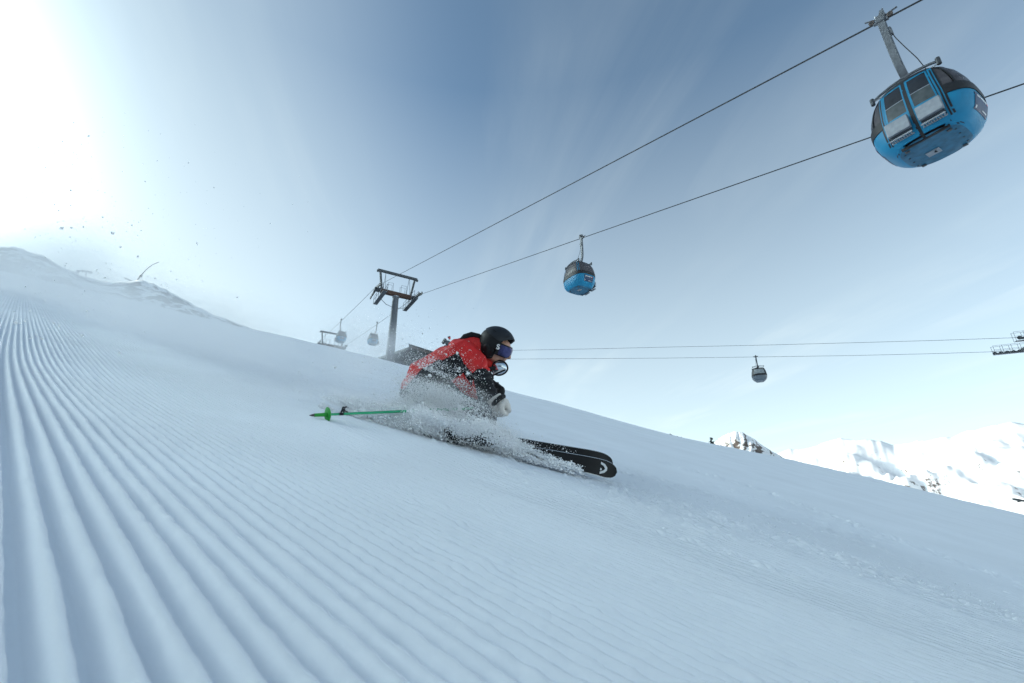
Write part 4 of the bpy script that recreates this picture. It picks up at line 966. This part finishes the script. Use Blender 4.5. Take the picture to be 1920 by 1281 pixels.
# ------------------------------------------------------------------ flying snow
FLAKE = bpy.data.materials.new('flying_snow'); FLAKE.use_nodes = True
_ft = FLAKE.node_tree; _ft.nodes.clear(); _fo = N(_ft, 'ShaderNodeOutputMaterial'); _fd = N(_ft, 'ShaderNodeBsdfDiffuse'); _fd.inputs[0].default_value = (.985, .985, .985, 1)
_fr = N(_ft, 'ShaderNodeBsdfTranslucent'); _fr.inputs[0].default_value = (.985, .985, .985, 1); _fm = N(_ft, 'ShaderNodeMixShader'); _fm.inputs[0].default_value = .0
L(_ft, _fd.outputs[0], _fm.inputs[1]); L(_ft, _fr.outputs[0], _fm.inputs[2]); L(_ft, _fm.outputs[0], _fo.inputs[0])
OCT = np.array([(1, 0, 0), (-1, 0, 0), (0, 1, 0), (0, -1, 0), (0, 0, 1), (0, 0, -1)], float); OF = np.array([(0, 2, 4), (2, 1, 4), (1, 3, 4), (3, 0, 4), (2, 0, 5), (1, 2, 5), (3, 1, 5), (0, 3, 5)])
TET = np.array([(1, 1, 1), (-1, -1, 1), (-1, 1, -1), (1, -1, -1)], float) / 1.3; TF = np.array([(0, 1, 2), (0, 3, 1), (0, 2, 3), (1, 3, 2)])
def flakes(name, pts, rad, label, tet=False, mt=None):
    pts = np.asarray(pts, float); n = len(pts); base, fc_ = (TET, TF) if tet else (OCT, OF)
    ang = rng.random((n, 3)) * 6.28; c, s = np.cos(ang), np.sin(ang)
    Rz = np.zeros((n, 3, 3)); Rz[:, 0, 0] = c[:, 0]; Rz[:, 0, 1] = -s[:, 0]; Rz[:, 1, 0] = s[:, 0]; Rz[:, 1, 1] = c[:, 0]; Rz[:, 2, 2] = 1
    Rx = np.zeros((n, 3, 3)); Rx[:, 1, 1] = c[:, 1]; Rx[:, 1, 2] = -s[:, 1]; Rx[:, 2, 1] = s[:, 1]; Rx[:, 2, 2] = c[:, 1]; Rx[:, 0, 0] = 1
    str_ = rng.uniform(.7, 1.3, (n, len(base), 1))
    v = np.einsum('nij,kj->nki', Rz @ Rx, base) * str_ * np.asarray(rad)[:, None, None] + pts[:, None, :]
    me = bpy.data.meshes.new(name); k = len(base); me.vertices.add(n * k); me.vertices.foreach_set('co', v.astype(np.float32).ravel())
    f = (fc_[None] + (np.arange(n) * k)[:, None, None]).reshape(-1, 3).astype(np.int32)
    me.loops.add(len(f) * 3); me.loops.foreach_set('vertex_index', f.ravel()); me.polygons.add(len(f)); me.polygons.foreach_set('loop_start', np.arange(0, len(f) * 3, 3, dtype=np.int32))
    me.update(calc_edges=True); me.materials.append(mt or FLAKE)
    if not tet: me.shade_smooth()
    o = link(name, me); tag(o, label, kind='stuff'); return o
wU = np.array([0, 0, 1.0]); lS = np.array(D(_n(tipC - tailC))); toC = np.array(tocam); nS = np.array(nW)
tip_w, tail_w = np.array(D(tipC)), np.array(D(tailC))
def along(t): return tip_w[None] + (tail_w - tip_w)[None] * t[:, None]
def spray(n, tf, hf, df, back, jit):
    t = tf(n); h = hf(n, t); base = along(t) - nS[None] * .045
    p = base + nS[None] * h[:, None] + toC[None] * df(n, h)[:, None] - lS[None] * (back * h)[:, None] + rng.normal(size=(n, 3)) * (jit * (.25 + 1.4 * h))[:, None]
    return p, t, h
def clump(p, sc, thr, seed=0):
    d = fbm(p[:, 0] * sc + p[:, 2] * sc * 1.7, p[:, 1] * sc - p[:, 2] * sc * 1.3, 3, seed); return d > thr
# curtain thrown up from the ski edge
p, t, h = spray(230000, lambda n: rng.beta(2.2, 2.0, n) * .88 + .12, lambda n, t: rng.beta(1.05, 2.1, n) * (.07 + .46 * np.exp(-((t - .57) / .155) ** 2)), lambda n, h: rng.uniform(-.17, .02, n), .65, .10)
k = clump(p, 10, -.02) & (h < .50); p = p[k]; r = rng.lognormal(-.1, .45, len(p)) * .0016
flakes('snow_spray', p, r, 'fine snow spray thrown up around the skier legs', True)
# chunky lumps low down along the ski
p, t, h = spray(64000, lambda n: np.where(rng.random(n) < .7, rng.uniform(.12, 1.0, n), rng.uniform(.68, 1.06, n)), lambda n, t: .022 * np.clip((t - .1) / .3, .0, 1) + rng.beta(1.3, 2.2, n) * (.02 + .13 * np.exp(-((t - .52) / .22) ** 2) +   .05 * np.clip((t - .3) / .3, 0, 1) + .045 * np.clip((t - .7) / .12, 0, 1)), lambda n, h: rng.uniform(-.04, .05, n), .4, .035)
k = clump(p, 15, -.22, 5); p = p[k]; t = t[k]; r = rng.lognormal(0, .5, len(p)) * .0030
flakes('snow_spray', p, r, 'lumpy churned snow boiling along the edge of the ski')
# tufts bursting over the boots
n = 9000; cx_ = rng.uniform(0, 1, (14, 3)); w_ = rng.integers(0, 14, n); ctr = cx_[w_]
x_ = 775 + 190 * (ctr[:, 0] + rng.normal(0, .08, n)); y_ = np.interp(x_, [770, 985], [806, 850]) - 22 + 34 * (ctr[:, 1] - .5) + rng.normal(0, 6.5, n); z_ = 2.66 - .05 * ctr[:, 2] + rng.normal(0, .03, n) - (x_ - 870) * .0004
flakes('snow_spray', [W(a_, b_2, c_) for a_, b_2, c_ in zip(x_, y_, z_)], rng.lognormal(0, .5, n) * .0026, 'bright tufts of snow bursting over the ski boots')
# loose crystals on and around the skier
q = []; rr = []
for (x0, x1, y0, y1, z0, z1, n, r0) in ((730, 930, 650, 800, 2.95, 3.3, 3600, .0010), (760, 930, 650, 820, 2.9, 3.25, 170, .0038), (480, 780, 620, 800, 2.9, 3.6, 1500, .0019), (0, 600, 180, 640, 1.8, 4.0, 520, .0017), (0, 400, 200, 520, 1.6, 3.4, 34, .0036), (0, 300, 540, 700, 2.6, 5, 200, .0035), (600, 900, 560, 680, 2.8, 3.6, 220, .0018)):
    xs = rng.triangular(x0, x0 + (x1 - x0) * (.5 if x0 else .12), x1, n); ys = rng.triangular(y0, y0 + (y1 - y0) * .75, y1, n); z = rng.uniform(z0, z1, n)
    for a_, b_2, c_ in zip(xs, ys, z): q.append(W(a_, b_2, c_))
    rr += list(rng.lognormal(0, .5, n) * r0)
flakes('snow_spray', q, rr, 'loose snow crystals flying in the air behind the skier')
# crumbs resting on the slope near the track
n = 5200; tt_ = rng.random(n); ii = (tt_ * (len(track) - 1)).astype(int); ff = tt_ * (len(track) - 1) - ii
cu = track[ii] * (1 - ff)[:, None] + track[ii + 1] * ff[:, None]; cu = cu + rng.normal(size=(n, 2)) * np.where(rng.random(n) < .6, .035, .25)[:, None]
n2_ = 2600; xx = np.array([ground_hit(1060 + 300 * rng.beta(2, 2) - 120 * k, 960 + 75 * rng.random() - 55 * k)[:2] for k in rng.random(220)])
cu = np.vstack([cu, xx[rng.integers(0, 220, n2_)] + rng.normal(size=(n2_, 2)) * .07])
cr2 = rng.lognormal(0, .5, len(cu)) * .0026; hh = T0(cu[:, 0], cu[:, 1]) + .004 + cr2 * .2
flakes('snow_crumbs', np.stack([cu[:, 0], cu[:, 1], hh], -1) @ Mx, cr2, 'crumbs of snow lying on the slope beside the track', mt=SNOW)

# soft clouds of powder in the air
def mist(name, c, axes, radii, dens, nscale, lab, seed=0., thr=(.35, .7), pw=1.3):
    bm = bmesh.new(); bmesh.ops.create_icosphere(bm, subdivisions=3, radius=1.02); me = bpy.data.meshes.new(name); bm.to_mesh(me); bm.free()
    o = link(name, me); X, Y, Z = [Vector(a).normalized() * r for a, r in zip(axes, radii)]
    o.matrix_world = Matrix(((X.x, Y.x, Z.x, c.x), (X.y, Y.y, Z.y, c.y), (X.z, Y.z, Z.z, c.z), (0, 0, 0, 1)))
    m = bpy.data.materials.new(name); m.use_nodes = True; t = m.node_tree; t.nodes.clear(); o_ = N(t, 'ShaderNodeOutputMaterial')
    pv = N(t, 'ShaderNodeVolumePrincipled'); pv.inputs['Color'].default_value = (1, 1, 1, 1); pv.inputs['Anisotropy'].default_value = .1
    tc = N(t, 'ShaderNodeTexCoord'); ln2 = N(t, 'ShaderNodeVectorMath', operation='LENGTH'); L(t, tc.outputs['Object'], ln2.inputs[0])
    fo = N(t, 'ShaderNodeMapRange'); fo.inputs[1].default_value = 1.0; fo.inputs[2].default_value = .0; fo.interpolation_type = 'SMOOTHSTEP'; L(t, ln2.outputs['Value'], fo.inputs[0])
    sc_ = N(t, 'ShaderNodeVectorMath', operation='MULTIPLY'); sc_.inputs[1].default_value = radii; L(t, tc.outputs['Object'], sc_.inputs[0])
    nz_ = N(t, 'ShaderNodeTexNoise', noise_dimensions='4D'); nz_.inputs['W'].default_value = seed; nz_.inputs['Scale'].default_value = nscale; nz_.inputs['Detail'].default_value = 4; nz_.inputs['Roughness'].default_value = .6; L(t, sc_.outputs[0], nz_.inputs['Vector'])
    mr = N(t, 'ShaderNodeMapRange'); mr.inputs[1].default_value = thr[0]; mr.inputs[2].default_value = thr[1]; L(t, nz_.outputs[0], mr.inputs[0])
    mu = N(t, 'ShaderNodeMath', operation='MULTIPLY'); L(t, fo.outputs[0], mu.inputs[0]); L(t, mr.outputs[0], mu.inputs[1])
    m3 = N(t, 'ShaderNodeMath', operation='MULTIPLY', i_1=dens); L(t, mu.outputs[0], m3.inputs[0]); L(t, m3.outputs[0], pv.inputs['Density']); L(t, pv.outputs[0], o_.inputs['Volume'])
    me.materials.append(m); tag(o, lab, kind='stuff'); return o
lV = D(_n(tipC - tailC)); upn = nW; crs = lV.cross(upn)
mist('snow_mist', W(815, 772, 3.12), (lV, crs, upn), (.58, .16, .28), 23, 8, 'thick powder cloud around the skier knees', 1.3)
mist('snow_mist', W(680, 768, 3.0), (lV, crs, upn), (.75, .24, .16), 9, 7, 'powder cloud trailing behind the skis', 2.1)
trl = (W(60, 560, 8.5) - W(700, 740, 3.6))
mist('snow_mist', W(330, 640, 5.2), (trl, trl.cross(upn), upn), (3.6, .9, .75), 2.8, 2.2, 'long thin veil of powder drifting over the slope at left', 4.2, (.25, .75))
mist('snow_mist', W(60, 545, 9), (trl, trl.cross(upn), upn), (5.5, 2.2, 1.9), 1.1, 1.0, 'pale powder haze in front of the left ridge', 6.2, (.2, .75))
mist('snow_mist', W(690, 655, 4.2), (lV, crs, upn), (.62, .3, .42), 6.0, 3.4, 'thin powder drifting up before the pylon foot', 8.8)
SC.cycles.volume_step_rate = 1.0; SC.cycles.volume_max_steps = 256
